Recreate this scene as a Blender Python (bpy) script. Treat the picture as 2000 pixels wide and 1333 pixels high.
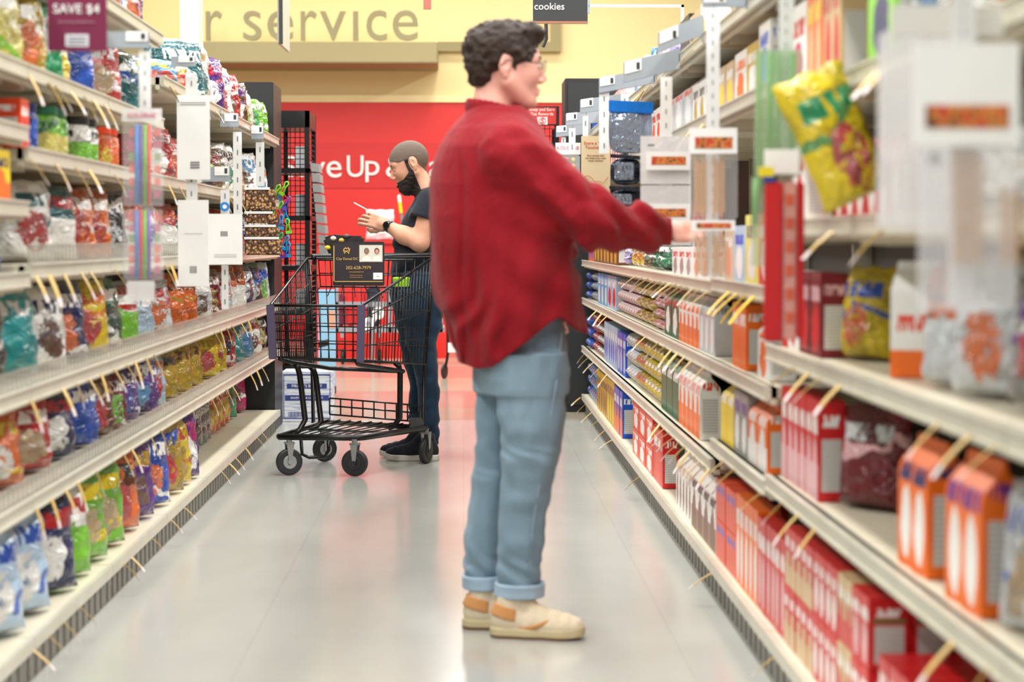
import bpy, bmesh, math, random
import numpy as np
from mathutils import Vector, Matrix, Euler
random.seed(7)
for o in list(bpy.data.objects): bpy.data.objects.remove(o)
C = bpy.context.scene.collection
S = bpy.context.scene
PI = math.pi
# ---------------------------------------------------------------- camera, sky, lamps, exposure
F = 4111.0; CH = 1.155; VPX, VPY = 905.0, 470.0
yaw = math.atan((1000-VPX)/F); pitch = math.atan((666.5-VPY)/F)
cam = bpy.data.cameras.new('camera'); camo = bpy.data.objects.new('camera', cam); C.objects.link(camo)
camo.location = (0, 0, CH); camo.rotation_euler = (PI/2-pitch, 0, -yaw)
cam.sensor_width = 36; cam.lens = F/2000*36; cam.clip_end = 200
cam.dof.use_dof = True; cam.dof.focus_distance = 10.9; cam.dof.aperture_fstop = 3.2
S.camera = camo
w = bpy.data.worlds.new('room_light'); S.world = w; w.use_nodes = True
bg = w.node_tree.nodes['Background']; bg.inputs[0].default_value = (1, .985, .95, 1); bg.inputs[1].default_value = 0.38
def area(name, loc, sx, sy, power, col=(1, .98, .94)):
    l = bpy.data.lights.new(name, 'AREA'); l.shape = 'RECTANGLE'; l.size = sx; l.size_y = sy; l.energy = power; l.color = col
    o = bpy.data.objects.new(name, l); C.objects.link(o); o.location = loc
    return o
for k in range(7):                                  # rows of ceiling tubes running along the aisle, above the frame
    for xx in (-2.6, 0.0, 2.6):
        area('ceiling_tube_light', (xx, 1.0+k*3.2, 4.4), .3, 2.4, 92)
for xx in (-3.2, -1.0, 1.2): area('wall_wash_light', (xx, 22.6, 4.9), 1.6, .3, 30, (1, .9, .7))
S.view_settings.view_transform = 'Standard'; S.view_settings.look = 'None'
S.view_settings.gamma = 1; S.view_settings.exposure = 0.30; S.view_settings.use_curve_mapping = False
_M = Euler((PI/2-pitch, 0, -yaw)).to_matrix()
def ray(x, y): return _M @ Vector(((x-1000)/F, (666.5-y)/F, -1))
def P(x, y, Y):                                     # photo point (x, y) at depth Y down the aisle
    d = ray(x, y); t = Y/d.y; return Vector((d.x*t, Y, CH+d.z*t))
def YX(x, X):                                       # depth at which the side plane X is seen at photo column x
    d = ray(x, 560); return X/d.x*d.y
# ---------------------------------------------------------------- linking, tagging
def lin(c):
    return tuple(((v/255)/12.92 if v/255 <= .04045 else ((v/255+.055)/1.055)**2.4) for v in c[:3]) + (1,)
def link(name, me, mat=None, parent=None, loc=None, rot=None):
    o = bpy.data.objects.new(name, me); C.objects.link(o)
    if mat is not None and me is not None and hasattr(me, 'materials'):
        if len(me.materials) == 0: me.materials.append(None)
        o.material_slots[0].link = 'OBJECT'; o.material_slots[0].material = mat
    if parent is not None: o.parent = parent
    if loc is not None: o.location = loc
    if rot is not None: o.rotation_euler = rot
    return o
_used = {}
def tag(o, label, cat, group=None):
    o['label'] = label; o['category'] = cat
    if group: o['group'] = group
    _used.setdefault(label, []).append((o.name, group))
    return o
def thing(name, label, cat, loc=(0, 0, 0), rz=0, group=None):
    o = bpy.data.objects.new(name, None); C.objects.link(o); o.location = loc; o.rotation_euler = (0, 0, rz)
    o.empty_display_size = .1
    return tag(o, label, cat, group)
def struct(o): o['kind'] = 'structure'; return o
# ---------------------------------------------------------------- node helpers
class NB:
    def __init__(s, mat):
        mat.use_nodes = True; s.t = mat.node_tree; s.t.nodes.clear()
        s.out = s.n('ShaderNodeOutputMaterial'); s.b = s.n('ShaderNodeBsdfPrincipled')
        s.t.links.new(s.b.outputs[0], s.out.inputs[0])
    def n(s, typ): return s.t.nodes.new(typ)
    def put(s, sock, v):
        if isinstance(v, bpy.types.NodeSocket): s.t.links.new(v, sock)
        else: sock.default_value = v
    def m(s, op, a, b=None, c=None, clamp=False):
        n = s.n('ShaderNodeMath'); n.operation = op; n.use_clamp = clamp
        s.put(n.inputs[0], a)
        if b is not None: s.put(n.inputs[1], b)
        if c is not None: s.put(n.inputs[2], c)
        return n.outputs[0]
    def mix(s, f, a, b):
        n = s.n('ShaderNodeMix'); n.data_type = 'RGBA'
        s.put(n.inputs[0], f); s.put(n.inputs[6], a); s.put(n.inputs[7], b); return n.outputs[2]
    def coord(s, kind='Generated'): return s.n('ShaderNodeTexCoord').outputs[kind]
    def sep(s, v):
        n = s.n('ShaderNodeSeparateXYZ'); s.put(n.inputs[0], v); return n.outputs
    def noise(s, v, scale, detail=2, rough=.5, dist=0, w=None):
        n = s.n('ShaderNodeTexNoise')
        if w is not None: n.noise_dimensions = '4D'; s.put(n.inputs['W'], w)
        s.put(n.inputs['Vector'], v); n.inputs['Scale'].default_value = scale; n.inputs['Detail'].default_value = detail
        n.inputs['Roughness'].default_value = rough; n.inputs['Distortion'].default_value = dist
        return n.outputs[0]
    def vor(s, v, scale, out=0):
        n = s.n('ShaderNodeTexVoronoi'); s.put(n.inputs['Vector'], v); n.inputs['Scale'].default_value = scale; return n.outputs[out]
    def mapv(s, v, scale=(1, 1, 1), loc=(0, 0, 0)):
        n = s.n('ShaderNodeMapping'); s.put(n.inputs[0], v); n.inputs[1].default_value = loc; n.inputs[3].default_value = scale; return n.outputs[0]
    def step(s, v, lo, hi):
        n = s.n('ShaderNodeMapRange'); n.interpolation_type = 'SMOOTHSTEP'
        s.put(n.inputs[0], v); s.put(n.inputs[1], lo); s.put(n.inputs[2], hi); return n.outputs[0]
    def band(s, v, a, b, e=.01): return s.m('MULTIPLY', s.step(v, a-e, a+e), s.step(v, b+e, b-e))
    def rect(s, u, v, u0, u1, v0, v1, e=.01): return s.m('MULTIPLY', s.band(u, u0, u1, e), s.band(v, v0, v1, e))
    def bump(s, h, strength=.3, dist=.01):
        n = s.n('ShaderNodeBump'); n.inputs['Strength'].default_value = strength; n.inputs['Distance'].default_value = dist
        s.put(n.inputs['Height'], h); s.t.links.new(n.outputs[0], s.b.inputs['Normal'])
    def fin(s, col=None, rough=.5, metal=0, spec=.5, coat=0, alpha=1, trans=0, emit=None, es=0):
        i = s.b.inputs
        if col is not None: s.put(i['Base Color'], col)
        s.put(i['Roughness'], rough); i['Metallic'].default_value = metal; i['Specular IOR Level'].default_value = spec
        i['Coat Weight'].default_value = coat; s.put(i['Alpha'], alpha); i['Transmission Weight'].default_value = trans
        if emit is not None: i['Emission Color'].default_value = emit; i['Emission Strength'].default_value = es
_mats = {}
def mat(name, c, rough=.5, metal=0, spec=.5, coat=0, alpha=1, vary=.06, bump=0, bscale=60, trans=0):
    k = name
    if k in _mats: return _mats[k]
    m = bpy.data.materials.new(name); b = NB(m); co = b.coord('Object')
    col = lin(c)
    nz = b.noise(co, 7, 3)
    dk = tuple(v*(1-vary*2) for v in col[:3]) + (1,); lt = tuple(min(1, v*(1+vary)) for v in col[:3]) + (1,)
    b.fin(b.mix(nz, dk, lt), rough, metal, spec, coat, alpha, trans)
    if bump: b.bump(b.noise(co, bscale, 3), bump, .005)
    _mats[k] = m; return m
def bagmat(c1, c2, c3, style=0):
    k = ('bag', c1, c2, c3, style)
    if k in _mats: return _mats[k]
    m = bpy.data.materials.new('printed_film'); b = NB(m)
    c1, c2, c3 = [tuple(v*(1 if min(c) > 140 else .86) for v in c) for c in (c1, c2, c3)]
    g = b.coord('Generated'); ob = b.coord('Object'); x, y, z = b.sep(g)[:3]
    sd = (hash((c1, c2, c3)) % 97)*.37 if False else (sum(c1)*3+sum(c2)*5+sum(c3)*7) % 97*.37
    nz = b.noise(g, 4.5, 3, .6, .4, w=sd)
    yy = b.m('SUBTRACT', y, .5); zz = b.m('SUBTRACT', z, .33 if style != 2 else .55)
    r = b.m('SQRT', b.m('ADD', b.m('MULTIPLY', b.m('MULTIPLY', yy, yy), 1.1), b.m('MULTIPLY', zz, zz)))
    r = b.m('ADD', r, b.m('MULTIPLY', b.m('SUBTRACT', nz, .5), .38))
    blob = b.m('MULTIPLY', b.step(r, .25, .22), b.m('SUBTRACT', 1.0, b.m('MULTIPLY', b.step(b.noise(g, 9, 2, w=sd+5), .56, .6), .8)))
    food = b.mix(b.vor(b.mapv(g, (1, 9, 9), (sd, 0, 0)), 1.0), lin(c2), tuple(v*.55+.1 for v in lin(c2)[:3])+(1,))
    col = b.mix(b.step(b.noise(g, 2.2, 1, w=sd+9), .52, .56), lin(c1), tuple(v*.72 for v in lin(c1)[:3])+(1,))
    sw = b.m('ADD', b.m('ADD', z, b.m('MULTIPLY', y, (sd % 1)-.5)), b.m('MULTIPLY', b.noise(g, 3, 1, w=sd+1), .5))
    col = b.mix(b.m('MULTIPLY', b.band(sw, .66, .74), .85), col, lin(c3) if style != 3 else lin(c2))
    if style != 3: col = b.mix(blob, col, food)
    top = .64 if style != 2 else .12
    glyph = b.step(b.noise(b.mapv(g, (1, 15, 5)), 1.0, 1, w=sd+3), .44, .47)
    lb = b.rect(y, z, .14, .86, top, top+.17, .012)
    col = b.mix(b.m('MULTIPLY', lb, glyph), col, lin(c3))
    if style == 1: col = b.mix(b.step(z, .5, .52), lin(c2), col)      # two-colour pack
    if style == 4: col = b.mix(b.band(z, .84, .93), col, lin(c3))
    b.fin(col, .26, 0, .5, .22)
    rid = b.m('ABSOLUTE', b.m('SUBTRACT', b.noise(b.mapv(ob, (1, 1.6, 1.8), (sd, 0, 0)), 2.4, 2, .5, 1.2), .5))
    b.bump(rid, .6, .06)
    _mats[k] = m; return m
def boxmat(c1, c2, c3, style=0):
    k = ('box', c1, c2, c3, style)
    if k in _mats: return _mats[k]
    m = bpy.data.materials.new('printed_carton'); b = NB(m)
    g = b.coord('Generated'); x, y, z = b.sep(g)[:3]
    nn = b.sep(b.coord('Normal'))
    side = b.m('GREATER_THAN', b.m('ABSOLUTE', nn[1]), .6); fr = b.m('GREATER_THAN', b.m('ABSOLUTE', nn[0]), .6)
    sd = (sum(c1)*3+sum(c2)*5+sum(c3)*7) % 97*.37
    base = lin(c1)
    # front panel: picture low, name high
    nz = b.noise(g, 4, 2, .5, .3, w=sd)
    zz = b.m('SUBTRACT', z, .34); yy = b.m('SUBTRACT', y, .5)
    r = b.m('ADD', b.m('SQRT', b.m('ADD', b.m('MULTIPLY', yy, yy), b.m('MULTIPLY', zz, zz))), b.m('MULTIPLY', b.m('SUBTRACT', nz, .5), .25))
    glyph = b.step(b.noise(b.mapv(g, (1, 13, 5)), 1, 1, w=sd+3), .42, .46)
    f = b.mix(b.step(r, .30, .28), base, lin(c2))
    f = b.mix(b.m('MULTIPLY', b.rect(y, z, .12, .88, .66, .84), glyph), f, lin(c3))
    if style == 1: f = b.mix(b.step(z, .38, .36), f, lin(c2))
    if style == 5: f = b.mix(b.m('MULTIPLY', b.rect(y, z, .12, .88, .40, .54), b.step(b.noise(b.mapv(g, (1, 16, 9)), 1, 1, w=sd+3), .42, .46)), b.mix(b.step(z, .25, .23), base, lin(c2)), lin(c3))
    # side panel: white facts box with fine lines
    ln = b.step(b.m('SINE', b.m('MULTIPLY', z, 150)), .3, .5)
    facts = b.mix(b.m('MULTIPLY', ln, .45), (.68, .67, .64, 1), (.2, .2, .2, 1))
    s_ = b.mix(b.rect(x, z, .14, .86, .10, .62), base, facts)
    gx = b.step(b.noise(b.mapv(g, (9, 1, 6)), 1, 1, w=sd), .45, .48)
    s_ = b.mix(b.m('MULTIPLY', b.rect(x, z, .12, .88, .74, .86), gx), s_, lin(c3))
    if style == 2: s_ = b.mix(b.rect(x, z, .1, .9, .66, .71), s_, lin((60, 130, 80)))
    col = b.mix(fr, base, f); col = b.mix(side, col, s_)
    b.fin(col, .38, 0, .5, .1)
    _mats[k] = m; return m
def clear(name, c=(235, 238, 240), a=.35, rough=.12):
    if name in _mats: return _mats[name]
    m = bpy.data.materials.new(name); b = NB(m); b.fin(lin(c), rough, 0, .6, .3, a)
    b.bump(b.noise(b.coord('Object'), 22, 3, .6, 1), .4, .01)
    _mats[name] = m; return m
# ---------------------------------------------------------------- mesh helpers
class MB:
    def __init__(s): s.v = []; s.f = []; s.sm = False
    def box(s, lo, hi, M=None):
        i = len(s.v)
        for z in (lo[2], hi[2]):
            for x, y in ((lo[0], lo[1]), (hi[0], lo[1]), (hi[0], hi[1]), (lo[0], hi[1])):
                p = Vector((x, y, z)); s.v.append(M @ p if M else p)
        s.f += [tuple(i+k for k in q) for q in ((0, 3, 2, 1), (4, 5, 6, 7), (0, 1, 5, 4), (1, 2, 6, 5), (2, 3, 7, 6), (3, 0, 4, 7))]
        return s
    def tube(s, pts, r, n=8, closed=False):
        pts = [Vector(p) for p in pts]; L = len(pts); rs = r if isinstance(r, (list, tuple)) else [r]*L
        i0 = len(s.v); up = None
        for k in range(L):
            if closed: d = pts[(k+1) % L]-pts[k-1]
            else: d = pts[min(k+1, L-1)]-pts[max(k-1, 0)]
            d.normalize()
            if up is None:
                up = Vector((0, 0, 1)) if abs(d.z) < .9 else Vector((1, 0, 0))
            a = (up - d*up.dot(d))
            if a.length < 1e-4: a = d.orthogonal()
            a.normalize(); up = a; b = d.cross(a)
            for j in range(n):
                t = 2*PI*j/n; s.v.append(pts[k]+(a*math.cos(t)+b*math.sin(t))*rs[k])
        K = L if closed else L-1
        for k in range(K):
            for j in range(n):
                a0 = i0+k*n; b0 = i0+((k+1) % L)*n
                s.f.append((a0+j, a0+(j+1) % n, b0+(j+1) % n, b0+j))
        if not closed:
            s.f.append(tuple(i0+j for j in range(n-1, -1, -1))); s.f.append(tuple(i0+(L-1)*n+j for j in range(n)))
        return s
    def lathe(s, prof, n=20, M=None):                # profile of (radius, z) turned round z
        i0 = len(s.v)
        for r, z in prof:
            for j in range(n):
                t = 2*PI*j/n; p = Vector((r*math.cos(t), r*math.sin(t), z)); s.v.append(M @ p if M else p)
        for k in range(len(prof)-1):
            for j in range(n):
                s.f.append((i0+k*n+j, i0+k*n+(j+1) % n, i0+(k+1)*n+(j+1) % n, i0+(k+1)*n+j))
        s.f.append(tuple(i0+j for j in range(n-1, -1, -1))); e = i0+(len(prof)-1)*n; s.f.append(tuple(e+j for j in range(n)))
        return s
    def prism(s, poly, axis, a, b, M=None):          # 2-D outline swept between a and b along an axis
        i0 = len(s.v); n = len(poly)
        for t in (a, b):
            for u, v in poly:
                p = {'x': (t, u, v), 'y': (u, t, v), 'z': (u, v, t)}[axis]; p = Vector(p); s.v.append(M @ p if M else p)
        s.f.append(tuple(range(i0, i0+n))); s.f.append(tuple(range(i0+2*n-1, i0+n-1, -1)))
        for k in range(n): s.f.append((i0+k, i0+n+k, i0+n+(k+1) % n, i0+(k+1) % n))
        return s
    def mesh(s, name, smooth=False, bevel=0, recalc=True):
        me = bpy.data.meshes.new(name); me.from_pydata([tuple(v) for v in s.v], [], s.f)
        if recalc or bevel:
            bm = bmesh.new(); bm.from_mesh(me)
            bmesh.ops.recalc_face_normals(bm, faces=bm.faces)
            if bevel: bmesh.ops.bevel(bm, geom=list(bm.edges), offset=bevel, segments=2, affect='EDGES', clamp_overlap=True)
            bm.to_mesh(me); bm.free()
        if smooth: me.polygons.foreach_set('use_smooth', [True]*len(me.polygons))
        me.materials.append(None)
        return me
    def obj(s, name, m, parent=None, smooth=False, bevel=0, loc=None, rot=None):
        return link(name, s.mesh(name, smooth, bevel), m, parent, loc, rot)
def text(name, body, size, m, parent, M, ext=.001, align='CENTER', sx=1):
    cu = bpy.data.curves.new(name, 'FONT'); cu.body = body; cu.size = size; cu.extrude = ext; cu.align_x = align; cu.align_y = 'CENTER'
    cu.resolution_u = 3
    t = bpy.data.objects.new(name, cu); C.objects.link(t)
    bpy.context.view_layer.update()
    me = bpy.data.meshes.new_from_object(t.evaluated_get(bpy.context.evaluated_depsgraph_get()))
    bpy.data.objects.remove(t); me.transform(Matrix.Diagonal((sx, 1, 1, 1)))
    me.transform(M)
    me.materials.clear(); me.materials.append(None)
    return link(name, me, m, parent)
# text frame helper: text plane facing the camera (normal -Y), at a local point
def FT(x, y, z): return Matrix.Translation((x, y, z)) @ Matrix.Rotation(PI/2, 4, 'X')
# ---------------------------------------------------------------- signed-distance modelling (one continuous skin)
def smin(a, b, k):
    h = np.clip(.5+.5*(b-a)/k, 0, 1); return b*(1-h)+a*h-k*h*(1-h)
def smax(a, b, k): return -smin(-a, -b, k)
def V3(p): return np.array(tuple(p), dtype=float)
def ell(Q, c, r, R=None):
    q = Q-V3(c)
    if R is not None: q = q @ np.array(R)
    r = V3(r); k0 = np.linalg.norm(q/r, axis=1); k1 = np.linalg.norm(q/(r*r), axis=1)+1e-9
    return k0*(k0-1)/k1
def cone(Q, a, b, ra, rb):
    a = V3(a); b = V3(b); ab = b-a; t = np.clip(((Q-a) @ ab)/(ab @ ab), 0, 1)
    return np.linalg.norm(Q-a-t[:, None]*ab, axis=1)-(ra+(rb-ra)*t)
def chain(Q, pts, rs, k=.01):
    d = None
    for i in range(len(pts)-1):
        e = cone(Q, pts[i], pts[i+1], rs[i], rs[i+1]); d = e if d is None else smin(d, e, k)
    return d
def rbox(Q, c, h, r=.01, R=None):
    q = Q-V3(c)
    if R is not None: q = q @ np.array(R)
    q = np.abs(q)-(V3(h)-r)
    return np.linalg.norm(np.maximum(q, 0), axis=1)+np.minimum(q.max(axis=1), 0)-r
def vnoise(Q, s, seed=0):
    q = Q*s+seed*17.31; i = np.floor(q).astype(np.int64); f = q-i; f = f*f*(3-2*f); r = 0
    for dx in (0, 1):
        for dy in (0, 1):
            for dz in (0, 1):
                n = (i[:, 0]+dx)*374761393+(i[:, 1]+dy)*668265263+(i[:, 2]+dz)*2147483647+seed*1274126177
                n = (n ^ (n >> 13))*1274126177 & 0x7fffffff; n = (n ^ (n >> 16)) & 0xffff
                wgt = (f[:, 0] if dx else 1-f[:, 0])*(f[:, 1] if dy else 1-f[:, 1])*(f[:, 2] if dz else 1-f[:, 2])
                r = r+wgt*(n/65535.)
    return r*2-1
def nets(fn, lo, hi, h):
    lo = V3(lo); hi = V3(hi); n = (np.ceil((hi-lo)/h/4).astype(int)+1)*4
    ax = [lo[i]+h*np.arange(n[i]) for i in range(3)]
    cx = [a[::4]+1.5*h for a in ax]
    G = np.stack(np.meshgrid(*cx, indexing='ij'), -1).reshape(-1, 3)
    dc = fn(G).reshape([len(a) for a in cx])
    D = np.repeat(np.repeat(np.repeat(dc, 4, 0), 4, 1), 4, 2)
    near = np.argwhere(np.abs(D) < h*7)
    pts = np.stack([ax[i][near[:, i]] for i in range(3)], -1)
    D[near[:, 0], near[:, 1], near[:, 2]] = fn(pts)
    ins = D < 0
    c8 = [ins[a:n[0]-1+a, b:n[1]-1+b, c:n[2]-1+c] for a in (0, 1) for b in (0, 1) for c in (0, 1)]
    cnt = sum(q.astype(np.int8) for q in c8); act = (cnt > 0) & (cnt < 8)
    A = np.argwhere(act); idx = -np.ones(act.shape, int); idx[act] = np.arange(len(A))
    acc = np.zeros((len(A), 3)); num = np.zeros(len(A))
    for a in range(3):
        o1, o2 = [i for i in range(3) if i != a]
        for p in (0, 1):
            for q in (0, 1):
                s0 = np.zeros(3, int); s0[o1] = p; s0[o2] = q; s1 = s0.copy(); s1[a] = 1
                i0 = A+s0; i1 = A+s1; d0 = D[i0[:, 0], i0[:, 1], i0[:, 2]]; d1 = D[i1[:, 0], i1[:, 1], i1[:, 2]]
                ch = (d0 < 0) != (d1 < 0); t = np.where(ch, d0/np.where(ch, d0-d1, 1), 0)
                e = s0[None, :].repeat(len(A), 0).astype(float); e[:, a] = t
                acc += e*ch[:, None]; num += ch
    V = lo+(A+acc/num[:, None])*h
    Fs = []
    for a in range(3):
        b, c = (a+1) % 3, (a+2) % 3
        sl0 = [slice(None)]*3; sl1 = [slice(None)]*3; sl0[a] = slice(0, -1); sl1[a] = slice(1, None)
        s0 = ins[tuple(sl0)]; s1 = ins[tuple(sl1)]
        E = np.argwhere(s0 != s1); E = E[(E[:, b] > 0) & (E[:, c] > 0) & (E[:, b] < n[b]-1) & (E[:, c] < n[c]-1)]
        q = []
        for db, dcc in ((-1, -1), (0, -1), (0, 0), (-1, 0)):
            e = E.copy(); e[:, b] += db; e[:, c] += dcc; q.append(idx[e[:, 0], e[:, 1], e[:, 2]])
        q = np.stack(q, -1); fl = ~s0[E[:, 0], E[:, 1], E[:, 2]]; q[fl] = q[fl][:, ::-1]; Fs.append(q)
    return V, np.concatenate(Fs)
def skin(name, parts, m=None, parent=None, dig=None):     # parts: list of (fn, lo, hi, step); one mesh
    vs, fs, k = [], [], 0
    for fn, lo, hi, h in parts:
        v, f = nets(fn, lo, hi, h); vs.append(v); fs.append(f+k); k += len(v)
    V = np.concatenate(vs); Fc = np.concatenate(fs)
    me = bpy.data.meshes.new(name); me.vertices.add(len(V)); me.vertices.foreach_set('co', V.ravel())
    me.loops.add(len(Fc)*4); me.loops.foreach_set('vertex_index', Fc.ravel().astype(np.int32))
    me.polygons.add(len(Fc)); me.polygons.foreach_set('loop_start', np.arange(0, len(Fc)*4, 4, dtype=np.int32))
    me.update(calc_edges=True); me.validate()
    me.polygons.foreach_set('use_smooth', np.ones(len(me.polygons), bool)); me.materials.append(None)
    return link(name, me, m, parent)
# ---------------------------------------------------------------- the room
fm = bpy.data.materials.new('polished_floor'); b = NB(fm); co = b.coord('Object')
x_, y_, _z = b.sep(co)[:3]
n1 = b.noise(b.mapv(co, (1.2, .35, 1)), 3.0, 4); n2 = b.noise(co, 55, 3)
col = b.mix(n1, lin((166, 167, 161)), lin((184, 184, 178)))
col = b.mix(b.m('MULTIPLY', b.step(n2, .55, .8), .04), col, lin((140, 138, 130)))
def joint(v, s):
    fr = b.m('FRACT', b.m('DIVIDE', v, s)); return b.m('MAXIMUM', b.step(fr, .006, .003), b.step(fr, .994, .997))
col = b.mix(b.m('MULTIPLY', b.m('MAXIMUM', joint(x_, .61), joint(y_, .61)), .16), col, lin((120, 120, 114)))
far = b.step(y_, 13.4, 13.6)                          # warmer tiles past the end of the aisle
pk = b.mix(b.step(b.m('FRACT', b.m('MULTIPLY', y_, .31)), .48, .5), lin((160, 148, 126)), lin((168, 118, 102)))
col = b.mix(b.m('MULTIPLY', far, .8), col, pk)
b.fin(col, b.m('ADD', b.m('MULTIPLY', n1, .08), .13), 0, .40)
b.bump(b.noise(co, 2.2, 2), .04, .02)
MB().box((-12, -1, -.1), (12, 26, 0)).obj('floor', fm); struct(bpy.data.objects['floor'])
YW = 24.0
yel = mat('yellow_wall_paint', (236, 220, 164), .7, vary=.02); red = mat('red_wall_panel', (214, 34, 28), .45, vary=.01)
red2 = mat('red_wall_stripe', (202, 26, 24), .45, vary=.01); tan = mat('tan_trim_paint', (150, 140, 100), .6, vary=.02)
w_ = MB().box((-12, YW, 2.72), (12, YW+.2, 7)).obj('wall_back', yel); struct(w_)
MB().box((-12, YW, 0), (12, YW+.2, 2.72)).obj('red_cladding', red, w_)
zt = P(900, 280, YW).z; zb_ = P(900, 368, YW).z
MB().box((-12, YW-.012, zb_), (12, YW, zt)).obj('red_stripe', red2, w_)
MB().box((-12, YW-.04, 2.72), (12, YW, 2.80)).obj('cream_edge', mat('cream_edge', (250, 236, 180), .6), w_)
a0 = P(300, 122, 22.9); a1 = P(854, 82, 22.9)
t_ = MB().box((a0.x-4, 22.9, a0.z), (a1.x, YW, a1.z)).obj('trim_1', tan, bevel=.01); struct(t_)
a0 = P(854, 100, YW-.1); a1 = P(1096, 82, YW-.1)
t_ = MB().box((a0.x, YW-.1, a0.z), (a1.x, YW, a1.z)).obj('trim_2', tan); struct(t_)
a0 = P(1076, 82, YW-.1); a1 = P(1096, -60, YW-.1)
t_ = MB().box((a0.x, YW-.1, a0.z), (a1.x, YW, a1.z)).obj('trim_3', tan); struct(t_)
for sx, nm in ((-12, 'wall_left'), (12, 'wall_right')):
    struct(MB().box((min(sx, sx*1.01), -1, 0), (max(sx, sx*1.01), 26, 5)).obj(nm, yel))
# white square column seen at the end of the left rack
a0 = P(352, 100, 15.0); a1 = P(386, 0, 15.0)
struct(MB().box((a0.x, 15, 0), (a1.x, 15.3, 5.0)).obj('trim_4', mat('white_column_paint', (236, 234, 226), .6)))
# raised letters on the wall, each letter a part
ltr = mat('bronze_letters', (138, 130, 96), .5)
def wall_words(spec, ybase, Y, m, label, ext):
    x0 = spec[0][1]; p = P(x0, ybase, Y); root = thing('wall_lettering', label, 'sign lettering', (p.x, Y, p.z))
    for ch, xa, xb, yt, yb in spec:
        cu = bpy.data.curves.new('letter', 'FONT'); cu.body = ch; cu.size = 1; cu.extrude = ext; cu.resolution_u = 4
        t = bpy.data.objects.new('letter', cu); C.objects.link(t); bpy.context.view_layer.update()
        me = bpy.data.meshes.new_from_object(t.evaluated_get(bpy.context.evaluated_depsgraph_get())); bpy.data.objects.remove(t)
        xs = [v.co.x for v in me.vertices]; ys = [v.co.y for v in me.vertices]; q0 = P(xa, yb, Y); q1 = P(xb, yt, Y)
        me.transform(Matrix.Translation((-min(xs), -min(ys), 0))); me.transform(Matrix.Diagonal(((q1.x-q0.x)/(max(xs)-min(xs)), (q1.z-q0.z)/(max(ys)-min(ys)), 1, 1)))
        me.transform(Matrix.Rotation(PI/2, 4, 'X')); me.materials.clear(); me.materials.append(None)
        link('letter', me, m, root, (q0.x-p.x, -ext, q0.z-p.z))
wall_words([('r', 403, 434, 22, 80), ('s', 476, 511, 22, 80), ('e', 523, 573, 22, 80), ('r', 588, 619, 22, 80), ('v', 625, 676, 23, 80), ('\u0131', 690, 700, 23, 80), ('c', 716, 756, 21, 80), ('e', 767, 817, 21, 80)], 80, 23.3, ltr,
    'bronze raised letters reading r service standing on the tan ledge of the yellow wall', .03)
white = mat('white_sign_paint', (252, 240, 236), .5)
wall_words([('S', 556, 578, 305, 346), ('a', 582, 604, 317, 346), ('v', 607, 635, 317, 346), ('e', 638, 667, 315, 347), ('U', 678, 710, 304, 346), ('p', 714, 741, 315, 356), ('&', 754, 790, 305, 346), ('S', 806, 832, 304, 346), ('a', 838, 862, 316, 346), ('v', 866, 890, 316, 346), ('e', 893, 918, 315, 346)],
    345, YW-.02, white, 'white lettering reading Save Up on the red back wall', .008)
# ---------------------------------------------------------------- the shelf racks
XL, XR = -1.12, .80
enam = mat('cream_shelf_enamel', (214, 206, 184), .38, vary=.05, spec=.5)
enam2 = mat('shelf_underside', (198, 190, 168), .45, vary=.05)
kick = mat('grey_kick_plate', (140, 137, 129), .45, vary=.08); backm = mat('dark_back_panel', (58, 52, 48), .6)
railm = mat('price_rail_plastic', (196, 193, 176), .3, vary=.08, bump=.2, bscale=40)
fencem = clear('fence_plastic', (186, 184, 172), .38, .2); upm = mat('upright_steel', (150, 145, 132), .4)
LSH = {0: [.49, .775, 1.07, 1.25, 1.44, 1.60, 1.91], 1: [.49, .775, 1.09, 1.39, 1.60, 1.91], 2: [.49, .775, 1.09, 1.39, 1.60, 1.91],
       3: [.49, .775, 1.09, 1.39, 1.76], 4: [.49, .775, 1.09, 1.39, 1.76], 5: [.49, .775, 1.09, 1.39, 1.76], 6: [.49, .775, 1.09, 1.39, 1.76]}
LY = [4.2+1.2192*k for k in range(8)]
RSH = {0: [.54, .88, 1.20, 1.50, 1.85], 1: [.54, .88, 1.20, 1.50, 1.85], 2: [.54, .88, 1.20, 1.50, 1.85], 3: [.52, .77, 1.03, 1.56, 1.82]}
for k in range(4, 10): RSH[k] = [.45, .77, 1.02, 1.56, 1.83]
RY = [1.81+1.2192*k for k in range(11)]
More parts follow.
